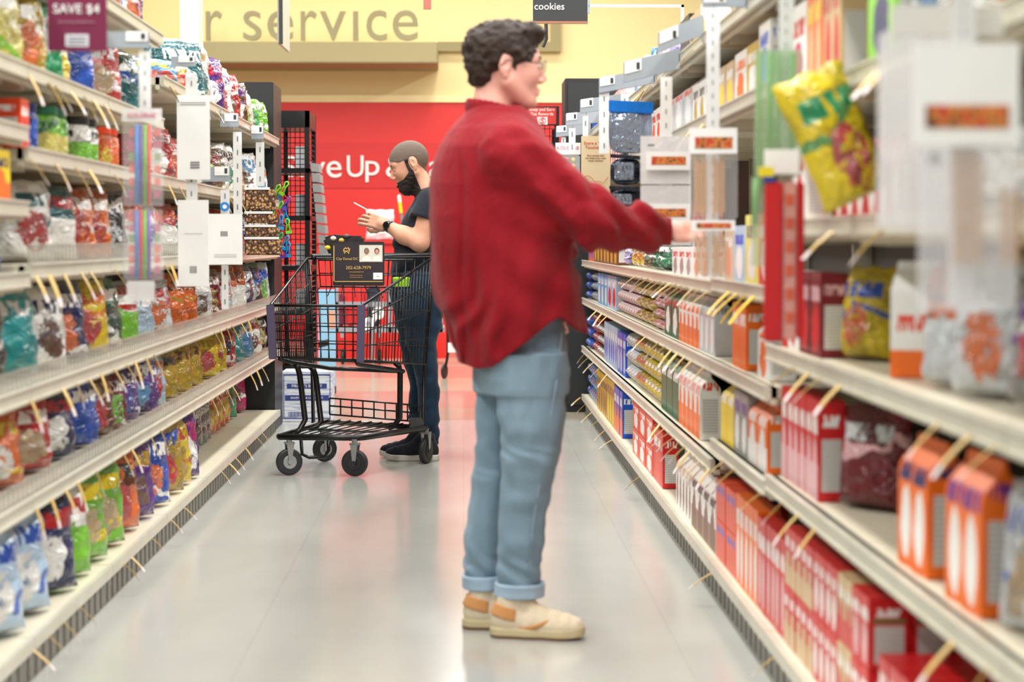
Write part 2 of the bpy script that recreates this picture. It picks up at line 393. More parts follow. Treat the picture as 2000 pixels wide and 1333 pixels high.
def shelf_unit(sg, Xe, y0, y1, zs, label, fence, holes=()):
    t = thing('shelf_unit', label, 'shelf rack', (Xe, y0, 0), 0, None)
    D = .50; top = max(max(zs)+.30, 2.05); L = y1-y0
    def X(d): return sg*d                              # d = how far back from the shelf edge
    def bx(d0, d1, ya, yb, z0, z1, m=None):
        m = m or MB(); a, c = sorted((X(d0), X(d1))); return m.box((a, ya, z0), (c, yb, z1))
    bx(D, D+.03, 0, L, 0, top).obj('back_panel', backm, t)
    bx(.0, D, .002, L-.002, .105, .13).obj('base_deck', enam, t, bevel=.003)
    kp = bx(.018, .04, .002, L-.002, 0, .105)
    for q in range(12): bx(.012, .018, .05+q*.1, .056+q*.1, 0.004, .1, kp)
    kp.obj('kick_plate', kick, t)
    bx(-.012, 0, .002, L-.002, .095, .132).obj('price_rail', railm, t)
    for ya in (0, L-.012): bx(D-.06, D, ya, ya+.012, .13, top).obj('upright', upm, t)
    for z in zs:
        s = MB(); bx(0, D, .003, L-.003, z-.028, z, s); bx(.004, .02, .003, L-.003, z-.045, z, s)
        for q in (.12, L-.14): bx(.03, D, q, q+.02, z-.055, z-.028, s)
        so = s.obj('shelf', enam, t)
        r = MB(); bx(-.012, .0, .003, L-.003, z-.034, z+.006, r); bx(-.016, -.012, .003, L-.003, z-.034, z-.028, r); bx(-.016, -.012, .003, L-.003, z, z+.006, r)
        r.obj('price_rail', railm, so)
        if z in fence:
            f = MB(); bx(-.008, -.004, .003, L-.003, z+.05, z+.058, f); bx(-.008, -.004, .003, L-.003, z+.004, z+.012, f)
            for q in range(int(L/.055)): bx(-.008, -.004, .02+q*.055, .026+q*.055, z+.01, z+.052, f)
            bx(-.0055, -.0045, .003, L-.003, z+.01, z+.052, f)
            f.obj('fence', fencem, so)
    return t
Lname = ['beside the camera', 'holding the green snack bags', 'behind the hanging coloured straws', 'behind the upper white hanging cards',
         'beside the gold snack bags', 'behind the hanging walnut packs', 'at the far end beside the cart']
for k in range(7): shelf_unit(-1, XL, LY[k], LY[k+1]-.002, LSH[k], 'cream shelf unit of the left rack '+Lname[k], (.49, .775, 1.09))
Rname = ['beside the camera', 'behind the big clear utensil pack', 'holding the white and orange carton', 'holding the orange biscuit cartons low down', 'behind the hanging pan cards',
         'just past the reaching hand', 'behind the red shirt hem', 'beyond the blue foil packs', 'beyond the tan recipe card', 'at the far end by the black panel']
for k in range(10): shelf_unit(1, XR, RY[k], RY[k+1]-.002, RSH[k], 'cream shelf unit of the right rack '+Rname[k], ())
# black end panels closing each rack
blk = mat('black_laminate', (24, 26, 28), .45, vary=.1); blkm = mat('black_wire', (16, 16, 18), .35, vary=.1, spec=.4)
p = P(538, 164, 12.9)
e = MB().box((p.x-1.2, 12.75, 0), (p.x, 13.3, p.z)); e.obj('end_panel', blk, None, bevel=.004)
tag(bpy.data.objects['end_panel'], 'tall black end panel behind the far end of the left rack', 'end panel')
p = P(1101, 157, 14.3)
o = MB().box((p.x, 14.12, 0), (p.x+1.5, 14.6, p.z)).obj('end_panel', blk, None, bevel=.004)
tag(o, 'tall black end panel behind the far end of the right rack', 'end panel')
MB().box((p.x+.02, 14.105, .05), (p.x+1.4, 14.119, p.z-.03)).obj('door_leaf', mat('black_leaf', (33, 35, 38), .4), o)
# ---------------------------------------------------------------- goods on the shelves
COL = dict(W=(238, 238, 234), K=(28, 26, 28), N=(24, 40, 96), B=(22, 84, 196), LB=(84, 164, 222), PB=(170, 196, 220), T=(30, 178, 184), DT=(12, 110, 118),
           G=(14, 150, 92), DG=(18, 96, 60), LG=(128, 206, 50), Y=(242, 212, 28), GD=(196, 160, 28), O=(240, 110, 18), RO=(226, 68, 26), R=(204, 24, 30), MR=(118, 20, 34),
           P=(92, 40, 140), LP=(176, 160, 214), PK=(206, 44, 110), LK=(224, 176, 180), BR=(110, 62, 34), TN=(206, 176, 132), GY=(150, 150, 148), SV=(198, 202, 206), DK=(60, 50, 52), PY=(226, 214, 110))
def cols(s): return tuple(COL[k] for k in s.split())
def bag_mesh(seed, square=0.):
    rnd = random.Random(seed); nu, nv = 15, 22; V = []; Fc = []
    ph = [rnd.uniform(0, 6.28) for _ in range(8)]; ln = rnd.uniform(-.05, .05)
    for j in range(nv+1):
        v = j/nv; seal = v < .035 or v > .955
        body = max(0., 1-abs(2*(v-.47)/1.04)**(3.4+square*3))**.55
        wv = .5*(1-.07*math.sin(PI*v)*(1-square)) * (1 if not seal else 1.0)
        for side in (1, -1):
            for i in range(nu+1):
                u = i/nu if side == 1 else 1-i/nu
                prof = max(0., 1-abs(2*u-1)**(2.2+square*4))**.62
                h = .5*prof*body
                wr = math.sin(u*23+ph[0]+side)*math.sin(v*9+ph[1]) + .8*math.sin(u*11+v*17+ph[2]) + .7*math.sin(v*31-u*7+ph[3])
                near = min(v, 1-v); wr2 = math.sin(u*38+ph[4])*math.exp(-near*9)
                h += prof*body*(.028*wr+.075*wr2)
                h = max(h, .012) if not seal else .012
                zig = .02*math.sin(u*30+ph[5]) if seal else 0
                x = side*h + zig + ln*v + (.05*math.sin(u*5+ph[6]) if v > .9 else 0)
                V.append((x, (u-.5)*2*wv+.012*math.sin(v*15+ph[7]), v-(.012*math.sin(u*16+ph[3]) if j == nv else 0)))
    n = 2*(nu+1)
    for j in range(nv):
        for i in range(n): Fc.append((j*n+i, j*n+(i+1) % n, (j+1)*n+(i+1) % n, (j+1)*n+i))
    Fc.append(tuple(range(n-1, -1, -1))); Fc.append(tuple(nv*n+i for i in range(n)))
    me = bpy.data.meshes.new('bag'); me.from_pydata(V, [], Fc); me.materials.append(None)
    bm = bmesh.new(); bm.from_mesh(me); bmesh.ops.recalc_face_normals(bm, faces=bm.faces); bm.to_mesh(me); bm.free()
    me.polygons.foreach_set('use_smooth', [True]*len(me.polygons)); return me
BAGS = [bag_mesh(k) for k in range(9)]; POUCH = [bag_mesh(20+k, .6) for k in range(4)]
def carton_mesh(bev=.02):
    m = MB(); m.box((-.5, -.5, 0), (.5, .5, 1)); return m.mesh('carton', bevel=bev)
CARTON = carton_mesh(.012)
def gable_mesh():                                      # carton or paper bag whose top folds to a ridge with an upright seal
    m = MB(); V = []; prof = [(.5, .5, 0), (.5, .5, .74), (.43, .5, .80), (.06, .47, .93), (.05, .47, 1.0)]
    for a, b_, z in prof: m.v += [Vector(p) for p in ((-a, -b_, z), (a, -b_, z), (a, b_, z), (-a, b_, z))]
    for k in range(len(prof)-1):
        for i in range(4): m.f.append((k*4+i, k*4+(i+1) % 4, k*4+4+(i+1) % 4, k*4+4+i))
    m.f.append((3, 2, 1, 0)); e = 4*(len(prof)-1); m.f.append((e, e+1, e+2, e+3))
    return m.mesh('gable_carton', bevel=.015)
GABLE = gable_mesh()
def pillow_mesh(seed):                                 # flow-wrapped roll lying along the shelf depth, seals at both ends
    rnd = random.Random(seed); V = []; Fc = []; n = 20; L = 14
    for j in range(L+1):
        t = j/L; s = (max(0, 1-abs(2*t-1)**5))**.4; flat = t < .05 or t > .95
        for i in range(n):
            a = 2*PI*i/n; ca, sa = math.cos(a), math.sin(a)
            r = (abs(ca)**3+abs(sa)**3)**(-1/3)
            y = .5*r*ca*(.75+.25*s) + .01*rnd.uniform(-1, 1); z = .5+.5*r*sa*(s if not flat else .06)+.025*math.sin(t*40+a*3)*s
            V.append((t-.5, y, z))
    ys = [v[1] for v in V]; zs = [v[2] for v in V]
    V = [(x, (y-min(ys))/(max(ys)-min(ys))-.5, (z-min(zs))/(max(zs)-min(zs))) for x, y, z in V]
    for j in range(L):
        for i in range(n): Fc.append((j*n+i, j*n+(i+1) % n, (j+1)*n+(i+1) % n, (j+1)*n+i))
    Fc.append(tuple(range(n-1, -1, -1))); Fc.append(tuple(L*n+i for i in range(n)))
    me = bpy.data.meshes.new('biscuit_roll'); me.from_pydata(V, [], Fc); me.materials.append(None)
    bm = bmesh.new(); bm.from_mesh(me); bmesh.ops.recalc_face_normals(bm, faces=bm.faces); bm.to_mesh(me); bm.free()
    me.polygons.foreach_set('use_smooth', [True]*len(me.polygons)); return me
PILLOW = [pillow_mesh(k) for k in range(4)]
JAR = MB().lathe([(.40, 0), (.47, .02), (.5, .08), (.5, .70), (.46, .78), (.40, .83), (.40, .86)], 28).mesh('jar', smooth=True)
LID = MB().lathe([(.44, .82), (.46, .84), (.46, .985), (.44, 1.0), (0.02, 1.0)], 28).mesh('lid', smooth=False)
rg = random.Random(3)
KIND = {'b': ('snack_bag', 'bag', 'snack bag'), 'p': ('snack_pouch', 'pouch', 'snack pouch'), 'c': ('biscuit_box', 'box', 'box'), 'g': ('folded_top_bag', 'folded-top bag', 'snack bag'),
        'k': ('gable_carton', 'gable carton', 'carton'), 'r': ('biscuit_pack', 'film pack', 'biscuit pack'), 'j': ('dip_jar', 'jar', 'jar')}
_rc = {}
def put(kind, sg, X0, Y, z, w, h, d, cl, style, label, group, yaw=0, lean=0):
    nm, noun, cat = KIND[kind]; seed = rg.randrange(1000)
    mt = (boxmat if kind in 'ckg' else bagmat)(*cl, style)
    me = {'b': BAGS[seed % 9], 'p': POUCH[seed % 4], 'c': CARTON, 'g': GABLE, 'k': GABLE, 'r': PILLOW[seed % 4], 'j': JAR}[kind]
    if kind == 'j':
        o = thing(nm, label, cat, (X0+sg*w/2, Y, z), rg.uniform(0, 6), group); o.scale = (w, w, h)
        link('glass', JAR, mt, o); link('lid', LID, mat('jar_lid_%s' % str(cl[2]), cl[2], .35), o); return o
    o = link(nm, me, mt, None, (X0+sg*d/2, Y, z))
    o.scale = (d, w, h)
    # fronts face the aisle: local +X for the left rack, turned round for the right; yaw swings them to the camera
    o.rotation_euler = (0, 0 if not lean else -lean, yaw if sg < 0 else PI-yaw)
    if kind in 'bp':
        for k_, w_ in WORDS.items():
            if label.startswith(k_):
                c3_ = COL['W'] if k_ not in DARKW else (40, 40, 60)
                text('printed_word', w_, .20, mat('bag_word_%d' % c3_[0], c3_, .4), o, Matrix.Translation((.40, 0, .60)) @ Matrix(((0, 0, 1, 0), (1, 0, 0, 0), (0, 1, 0, 0), (0, 0, 0, 1))) @ Matrix.Diagonal((.62/max(1, len(w_)*.13), 1, 1, 1)), .06)
    return tag(o, label, cat, group)
WORDS = {'deep blue bag': 'Su', 'plain purple bag': 'TOS', 'tall white and teal': 'SIMPLE', 'magenta': 'CHERRY', 'large turquoise': 'pop', 'black and red': 'SANTE', 'purple and green': 'TAKI', 'mustard gold': 'PIR', 'bright blue sparkle': 'EVE', 'purple and white bag': 'LOA'}
DARKW = ('mustard gold',)
RANGE = {(1, .54): (0, 5.46), (1, .88): (0, 5.46), (1, 1.20): (0, 5.46), (1, 1.50): (0, 5.46), (1, .52): (5.48, 6.68), (1, 1.03): (5.48, 6.68), (1, 1.82): (5.48, 6.68), (1, .45): (6.70, 13.96), (1, 1.02): (6.70, 13.96), (1, 1.83): (6.70, 13.96),
    (1, .77): (5.48, 13.96), (1, 1.56): (5.48, 13.96), (-1, 1.60): (0, 7.84), (-1, 1.91): (0, 7.84), (-1, 1.76): (7.88, 12.66), (-1, 1.25): (0, 5.40), (-1, 1.07): (0, 5.40), (-1, 1.09): (5.43, 12.66), (-1, 1.39): (5.43, 12.66)}
def row(sg, z, where, items, end, zfn=None, back=None):
    """items: (photo column where it starts, kind, height, colours, style, description[, options]); listed along the photo, left to right"""
    Xe = (XL if sg < 0 else XR)
    if back is None: back = .012 if sg < 0 else .03
    prev = None
    for i, it in enumerate(items):
        x0, kind, h, cs, st, desc = it[:6]; op = it[6] if len(it) > 6 else {}
        x1 = items[i+1][0] if i+1 < len(items) else end
        bk = op.get('back', back); X0 = Xe+sg*bk
        ya, yb = sorted((YX(x0, X0+sg*(.07 if kind in 'bp' else 0)), YX(min(x1, op.get('to', 9999)), X0+sg*(.07 if kind in 'bp' else 0))))
        lo_, hi_ = RANGE.get((sg, z), (0, 12.66 if sg < 0 else 13.96)); ya = max(ya, lo_); yb = min(yb, hi_)
        if prev is not None and sg < 0: ya = max(ya, prev)
        if prev is not None and sg > 0: yb = min(yb, prev)
        if yb-ya < .03: continue
        prev = yb if sg < 0 else ya
        span = yb-ya; noun = KIND[kind][1]; soft = kind in 'bp'
        tw = op.get('w', {'b': .40, 'p': .30, 'c': .17, 'g': .11, 'k': .12, 'r': .15, 'j': .11}[kind]); fx = -.045 if (sg < 0 and z < .2 and back < .1) else 0
        n = max(1, round(span/tw)); wd = span/n
        if 'n' in op: n = op['n']; wd = op['w']; ya = (ya+yb)/2-wd*n/2
        yaw = op.get('yaw', (-.55 if sg < 0 else -.55) if soft else 0); lean = op.get('lean', .10 if soft else 0)
        d = op.get('d', {'b': .155, 'p': .12, 'c': .065, 'g': .075, 'k': .11, 'r': .22, 'j': .10}[kind])
        ww = wd*{'c': .95, 'k': .95, 'g': .96, 'r': .96, 'j': .9}.get(kind, 1)
        if soft:
            if 'n' in op: ww = wd
            elif sg < 0: ww = min(max(wd*1.06, .17), .36); d = min(d, max(wd*.55, .05))
            else: d = min(d, max(wd*.42, .03)); ww = min((wd*.94-d*.52)/.85, .24)
        if kind == 'j': ww = min(ww, .12)
        hz = z if zfn is None else zfn((ya+yb)/2)
        nst = op.get('stack', 1); deep = op.get('deep', 1); tot = n*nst*deep
        nei = items[i-1][5] if (sg < 0 and i > 0) else (items[i+1][5] if (sg > 0 and i+1 < len(items)) else None)
        if tot == 1: label = f'{desc} {noun}, {where}, '+(f'beyond the {nei} one' if nei else 'at its near end'); grp = None
        else: label = f'{desc} {noun} among alike ones on the {where}'; grp = f'{desc} {noun}s on the {where}'
        cx = abs(math.sin(yaw))*ww/2+math.cos(yaw)*d/2-d/2 if soft or yaw else 0
        zs_ = sorted((LSH if sg < 0 else RSH)[min(max(int(((ya+yb)/2-(LY if sg < 0 else RY)[0])/1.2192), 0), 6 if sg < 0 else 9)]+[2.6]); lim = next(q for q in zs_ if q > z+.03)-z-.062
        lim -= .012 if soft else 0
        for ye in (ya+.01, yb-.01):
            ze_ = sorted((LSH if sg < 0 else RSH)[min(max(int((ye-(LY if sg < 0 else RY)[0])/1.2192), 0), 6 if sg < 0 else 9)]+[2.6]); lim = min(lim, next(q for q in ze_ if q > z+.06)-z-.055)
        if nst > 1: h = min(h, (lim-.005)/nst)
        if nst == 1: h = min(h*(1.06 if soft else 1), lim)
        for k in range(n):
            for s in range(nst):
                for q in range(deep):
                    jit = rg.uniform(-1, 1)
                    put(kind, sg, X0+sg*(fx+cx*(.86 if sg < 0 and soft else 1)+q*d*1.04+(.0012*jit if kind == 'c' else 0)), ya+(k+.5)*wd, hz+s*h+(.004 if fx else .0015)+math.sin(abs(lean))*d*.5, ww, h*(1+(.02*jit if soft else (-.03 if kind == 'r' else -.012))), d, cols(cs), st,
                        label, grp, yaw+((.09 if sg < 0 else .05)*rg.uniform(-1, 1) if soft else .0), lean)
# left rack, near end first
row(-1, .13, 'left base deck', [
    (-60, 'b', .27, 'PB W B', 0, 'pale blue and white'), (48, 'b', .30, 'N W R', 0, 'navy tomato print'), (100, 'b', .27, 'W LG R', 1, 'white and green'), (132, 'b', .33, 'LG TN Y', 0, 'lime green pretzel'),
    (203, 'b', .30, 'O R K', 0, 'orange and red'), (240, 'b', .33, 'P BR GD', 0, 'purple and brown'), (266, 'b', .30, 'B O W', 0, 'bright blue'), (296, 'b', .32, 'GD R B', 0, 'gold and red'),
    (326, 'b', .30, 'Y GD R', 0, 'plain yellow'), (342, 'b', .28, 'P W PK', 0, 'violet')], 356, back=.02)
row(-1, .13, 'left base deck', [
    (372, 'b', .20, 'GY BR W', 0, 'grey mushroom print', {'w': .2}), (398, 'b', .24, 'O Y W', 0, 'plain orange', {'w': .25}), (438, 'b', .27, 'G DG W', 0, 'emerald', {'w': .4}), (456, 'p', .30, 'PK MR W', 0, 'magenta', {'w': .5}),
    (478, 'g', .30, 'W LG MR', 0, 'white lime striped', {'w': .4, 'd': .1}), (496, 'b', .34, 'BR O K', 0, 'brown and orange', {'w': .5}), (510, 'b', .32, 'K GD O', 0, 'black and gold', {'w': .5}), (521, 'b', .22, 'O LB W', 0, 'orange crisp', {'w': .6})], 533, back=.14)
row(-1, .49, 'lowest left shelf', [
    (-40, 'b', .27, 'O W Y', 0, 'large orange'), (50, 'b', .27, 'R TN W', 0, 'red and tan'), (92, 'b', .26, 'N W R', 0, 'navy bread print'), (140, 'b', .29, 'B N W', 3, 'tall royal blue'),
    (180, 'b', .24, 'BR R TN', 0, 'tan and blue'), (212, 'b', .22, 'MR LG W', 0, 'maroon'), (232, 'b', .23, 'P B W', 0, 'deep purple'), (270, 'b', .23, 'P LB W', 0, 'purple and sky blue'), (296, 'b', .20, 'PB R O', 0, 'pale clear-windowed'),
    (316, 'b', .26, 'GD GD K', 3, 'mustard gold'), (344, 'b', .28, 'GD GD BR', 3, 'old gold'), (388, 'c', .26, 'RO O W', 0, 'narrow orange', {'w': .3}), (404, 'b', .27, 'Y R GD', 0, 'bright yellow cracker'),
    (436, 'b', .26, 'R K W', 2, 'black and red'), (456, 'b', .21, 'T T W', 3, 'turquoise'), (472, 'b', .27, 'LB W W', 3, 'sky blue'), (490, 'b', .27, 'W BR R', 0, 'white cookie'),
    (504, 'b', .25, 'K PY W', 0, 'black and pale yellow'), (514, 'b', .26, 'P LG Y', 0, 'purple and green')], 530)
row(-1, .775, 'second left shelf', [
    (-60, 'b', .25, 'K SV W', 0, 'charcoal clear-windowed'), (0, 'b', .29, 'T T W', 3, 'large turquoise'), (84, 'b', .24, 'W BR N', 0, 'white and brown'), (112, 'b', .26, 'N O W', 0, 'navy and orange'),
    (168, 'b', .24, 'Y R O', 0, 'yellow and orange'), (204, 'b', .25, 'DG K W', 0, 'dark green'), (236, 'b', .20, 'R LG W', 1, 'red and lime'), (264, 'b', .17, 'PB PB W', 3, 'dusty blue'), (300, 'b', .20, 'SV O R', 0, 'silver and orange'),
    (336, 'b', .22, 'O GD BR', 3, 'amber', {'w': .3}), (376, 'c', .20, 'LB LB W', 0, 'narrow sky blue', {'w': .3}), (388, 'b', .19, 'SV BR W', 0, 'silver and brown'), (408, 'b', .22, 'MR GD W', 0, 'wine red'), (430, 'b', .20, 'SV W MR', 0, 'silver grey'),
    (446, 'b', .24, 'O W BR', 1, 'orange and white'), (472, 'b', .25, 'N SV W', 0, 'navy and silver'), (492, 'b', .24, 'DK SV B', 0, 'charcoal'), (508, 'b', .25, 'SV LG B', 0, 'silver and lime'), (524, 'b', .25, 'W LG DG', 0, 'white and lime')], 540)
row(-1, 1.09, 'third left shelf', [
    (58, 'b', .29, 'W R DT', 0, 'white and crimson', {'w': .3}), (92, 'b', .30, 'DT W R', 1, 'dark teal and white', {'w': .3}), (146, 'b', .27, 'O R W', 0, 'orange puff', {'w': .3}), (206, 'b', .24, 'DK SV W', 0, 'dark plum'),
    (240, 'b', .22, 'R W O', 0, 'red and white'), (280, 'b', .2, 'W B R', 0, 'white and blue'), (320, 'b', .2, 'R W O', 1, 'scarlet and white'), (348, 'b', .18, 'N W O', 0, 'navy and white'), (372, 'b', .2, 'O BR W', 0, 'orange and brown'),
    (396, 'b', .18, 'K O W', 0, 'black and orange'), (420, 'p', .2, 'R O W', 0, 'red and orange'), (446, 'p', .18, 'N R W', 0, 'navy and red'), (472, 'p', .2, 'DG R W', 0, 'green and red'), (496, 'p', .2, 'BR TN W', 0, 'brown and tan'), (516, 'p', .2, 'R B W', 0, 'red and blue')], 538)
row(-1, 1.07, 'short near left shelf, lower', [(-60, 'b', .16, 'B W Y', 0, 'bright blue sparkle', {'w': .26}), (10, 'b', .15, 'B PB W', 0, 'blue and white', {'w': .3})], 56)
row(-1, 1.25, 'short near left shelf', [(-90, 'c', .19, 'O Y N', 1, 'orange and yellow', {'w': .3}), (-20, 'c', .17, 'Y O N', 1, 'amber cracker', {'w': .3, 'to': 24})], 24)
row(-1, 1.39, 'fourth left shelf', [
    (34, 'c', .13, 'RO R W', 0, 'red and coral', {'w': .3}), (60, 'j', .13, 'B W N', 0, 'blue and white', {'w': .10, 'n': 1}), (94, 'j', .14, 'LG PY DG', 1, 'pale green dip', {'w': .13, 'n': 2}), (158, 'j', .14, 'W LG K', 1, 'black-lidded cream', {'w': .13, 'n': 2, 'to': 214}), (216, 'j', .13, 'O Y RO', 0, 'orange')], 240)
row(-1, 1.39, 'far fourth left shelf', [
    (310, 'b', .20, 'R W MR', 0, 'dark red'), (338, 'b', .18, 'RO O W', 0, 'vermilion'), (364, 'b', .2, 'W LG BR', 0, 'white and green'), (386, 'p', .2, 'DK W LG', 0, 'black and white'), (408, 'b', .19, 'BR Y R', 0, 'brown and yellow'),
    (430, 'b', .24, 'W G K', 0, 'white with green'), (456, 'b', .22, 'TN W BR', 0, 'beige'), (476, 'p', .24, 'W BR LB', 0, 'white and brown'), (492, 'p', .22, 'LB B W', 0, 'sky blue'), (506, 'b', .2, 'W TN O', 0, 'white and tan')], 520)
row(-1, 1.60, 'fifth left shelf', [
    (-80, 'b', .30, 'PY LG W', 3, 'yellow-green'), (44, 'b', .27, 'GD O W', 0, 'mustard', {'w': .3}), (74, 'p', .24, 'G W G', 2, 'green and white'), (94, 'b', .14, 'Y Y W', 3, 'small yellow'), (128, 'b', .24, 'B N W', 3, 'deep blue'), (184, 'b', .24, 'R TN SV', 0, 'red and silver'), (240, 'b', .22, 'DT B W', 3, 'teal blue')], 280)
row(-1, 1.76, 'far fifth left shelf', [
    (322, 'b', .12, 'LB R Y', 0, 'small blue and red'), (344, 'b', .14, 'R O Y', 0, 'small red'), (366, 'p', .26, 'DT W W', 0, 'teal'), (388, 'b', .30, 'W DT TN', 0, 'tall white and teal'), (416, 'b', .27, 'P W R', 0, 'purple and white'),
    (436, 'b', .26, 'W R P', 0, 'white and red'), (452, 'b', .25, 'R BR W', 0, 'red and brown'), (466, 'b', .24, 'BR W P', 0, 'brown and white'), (480, 'b', .22, 'LK LG W', 0, 'pinkish'), (494, 'p', .2, 'LG G W', 0, 'lime')], 514)
row(-1, 1.91, 'top left shelf', [
    (56, 'b', .2, 'Y O W', 0, 'yellow and orange'), (110, 'b', .2, 'O W R', 0, 'orange'), (160, 'b', .22, 'W LB O', 0, 'white and sky blue'), (214, 'b', .22, 'LB O W', 0, 'sky blue and orange'), (252, 'b', .24, 'P O W', 0, 'purple and orange'), (284, 'b', .25, 'P N W', 0, 'plain purple')], 320)
# right rack, far end first
row(1, .13, 'right base deck', [
    (1118, 'r', .075, 'B B W', 3, 'blue', {'stack': 3, 'back': .02}), (1150, 'r', .075, 'LB W R', 0, 'sky blue', {'stack': 3}), (1166, 'c', .24, 'GD BR K', 0, 'tan gingerbread'), (1186, 'c', .25, 'GD Y BR', 0, 'golden'), (1200, 'c', .24, 'B O W', 1, 'blue and orange'),
    (1216, 'p', .2, 'TN BR W', 0, 'tan'), (1236, 'c', .125, 'RO W W', 0, 'white with coral edge', {'stack': 2, 'w': .4}), (1276, 'c', .23, 'R RO W', 0, 'red', {'w': .4}), (1296, 'p', .22, 'TN W BR', 0, 'tan and white'), (1322, 'g', .22, 'W BR TN', 0, 'cream'),
    (1352, 'g', .22, 'W BR K', 1, 'white and chestnut', {'w': .2}), (1400, 'c', .15, 'RO RO B', 0, 'deep orange', {'stack': 2, 'w': .3, 'd': .16}), (1440, 'c', .27, 'O W W', 0, 'orange and white', {'w': .09}), (1482, 'c', .26, 'R LK W', 0, 'red and pink', {'w': .09}),
    (1536, 'c', .15, 'R TN W', 1, 'red and tan cracker', {'stack': 2, 'w': .085, 'd': .085}), (1592, 'c', .15, 'R W W', 2, 'red cracker', {'stack': 2, 'w': .085, 'deep': 2, 'd': .085}), (1640, 'c', .15, 'TN R W', 1, 'tan and red cracker', {'stack': 2, 'w': .085, 'deep': 2, 'd': .085}), (1668, 'c', .15, 'R LK W', 2, 'bright red cracker', {'stack': 2, 'w': .085, 'deep': 3, 'd': .085})], 1702, back=.02)
row(1, .13, 'near right base deck', [(1722, 'c', .2, 'R W W', 2, 'scarlet cracker', {'w': .09, 'deep': 3, 'd': .085}), (1850, 'c', .17, 'GY W K', 0, 'grey')], 2040)
row(1, .45, 'lowest right shelf', [
    (1120, 'r', .07, 'B B W', 3, 'royal blue', {'stack': 3, 'back': .01}), (1150, 'r', .06, 'R BR W', 3, 'red', {'stack': 4}), (1166, 'r', .065, 'DK R W', 0, 'dark brown', {'stack': 3}), (1180, 'c', .23, 'PB B W', 0, 'blue and white'), (1206, 'c', .22, 'B PB W', 0, 'deep blue', {'w': .2}),
    (1222, 'r', .08, 'SV GD W', 0, 'silver', {'stack': 3}), (1240, 'r', .085, 'GD Y R', 0, 'mustard', {'stack': 3}), (1256, 'r', .085, 'Y GD W', 0, 'yellow', {'stack': 3}), (1292, 'g', .23, 'DG DG W', 0, 'dark green', {'w': .22}), (1326, 'g', .24, 'W O RO', 1, 'white and orange', {'w': .14})], 1368)
row(1, .52, 'lowest right shelf', [
    (1374, 'k', .22, 'Y Y W', 3, 'yellow', {'w': .17, 'd': .08}), (1434, 'c', .2, 'GY W P', 0, 'grey'), (1462, 'g', .2, 'O W W', 1, 'orange and white', {'w': .2})], 1500, back=.02)
row(1, .54, 'near lowest right shelf', [
    (1506, 'c', .24, 'R LK W', 1, 'red and tan', {'w': .1}), (1600, 'b', .22, 'MR SV LK', 0, 'maroon foil', {'w': .2, 'd': .14}), (1648, 'b', .22, 'MR LK SV', 3, 'burgundy foil', {'w': .2, 'd': .14, 'to': 1700}), (1742, 'g', .25, 'O W N', 0, 'orange and white', {'w': .115, 'd': .08, 'n': 2, 'yaw': -.06, 'to': 1826}),
    (1836, 'g', .26, 'O W P', 0, 'deep orange', {'w': .115, 'd': .08, 'n': 2, 'yaw': -.06, 'to': 1935}), (1930, 'p', .22, 'SV TN B', 0, 'silver and tan')], 2060, back=.03)
row(1, .77, 'second right shelf', [
    (1126, 'r', .07, 'B B W', 3, 'cobalt blue', {'stack': 3, 'back': .01}), (1148, 'r', .06, 'GD Y W', 0, 'golden', {'stack': 3}), (1158, 'r', .07, 'LB B W', 0, 'sky blue', {'stack': 3}), (1168, 'c', .21, 'LB W W', 0, 'light blue', {'w': .3}), (1186, 'c', .20, 'PB R W', 0, 'pale blue and red', {'w': .3}),
    (1204, 'r', .08, 'LK BR W', 0, 'pinkish clear', {'stack': 3}), (1240, 'r', .085, 'GD Y BR', 0, 'mustard yellow', {'stack': 3, 'w': .3}), (1272, 'r', .065, 'LK MR R', 0, 'rose', {'stack': 4, 'w': .3}), (1298, 'g', .22, 'DG W R', 0, 'dark green', {'w': .3}), (1326, 'g', .23, 'W O O', 1, 'white and orange', {'w': .13}),
    (1366, 'g', .22, 'SV W GY', 0, 'grey and white', {'w': .16}), (1396, 'b', .2, 'SV B W', 0, 'silver and blue', {'w': .3}), (1430, 'c', .22, 'O O W', 0, 'plain orange', {'w': .2}), (1458, 'p', .2, 'W Y B', 0, 'white and yellow', {'w': .2}), (1480, 'g', .17, 'W O O', 2, 'white with orange', {'w': .3})], 1503)
row(1, .88, 'near second right shelf', [
    (1512, 'c', .20, 'R RO W', 0, 'red', {'w': .14}), (1540, 'c', .2, 'W R R', 0, 'white and red', {'w': .15}), (1562, 'c', .2, 'MR R LK', 0, 'dark red', {'w': .15}), (1604, 'b', .20, 'Y O B', 0, 'yellow', {'w': .17, 'd': .12, 'n': 1, 'to': 1690}),
    (1694, 'k', .235, 'W O RO', 5, 'white and orange', {'w': .11, 'd': .10, 'n': 1, 'yaw': -1.15, 'back': .05, 'to': 1780}), (1790, 'g', .22, 'O BR MR', 0, 'brown and orange', {'w': .1, 'd': .07, 'n': 1, 'back': .18, 'to': 1815}), (1826, 'p', .22, 'O SV BR', 1, 'orange', {'w': .15, 'd': .1, 'n': 1, 'to': 1890}), (1896, 'p', .23, 'SV O GY', 0, 'silver and orange', {'w': .2}), (1960, 'b', .2, 'GY R P', 0, 'grey and violet', {'w': .3})], 2080)
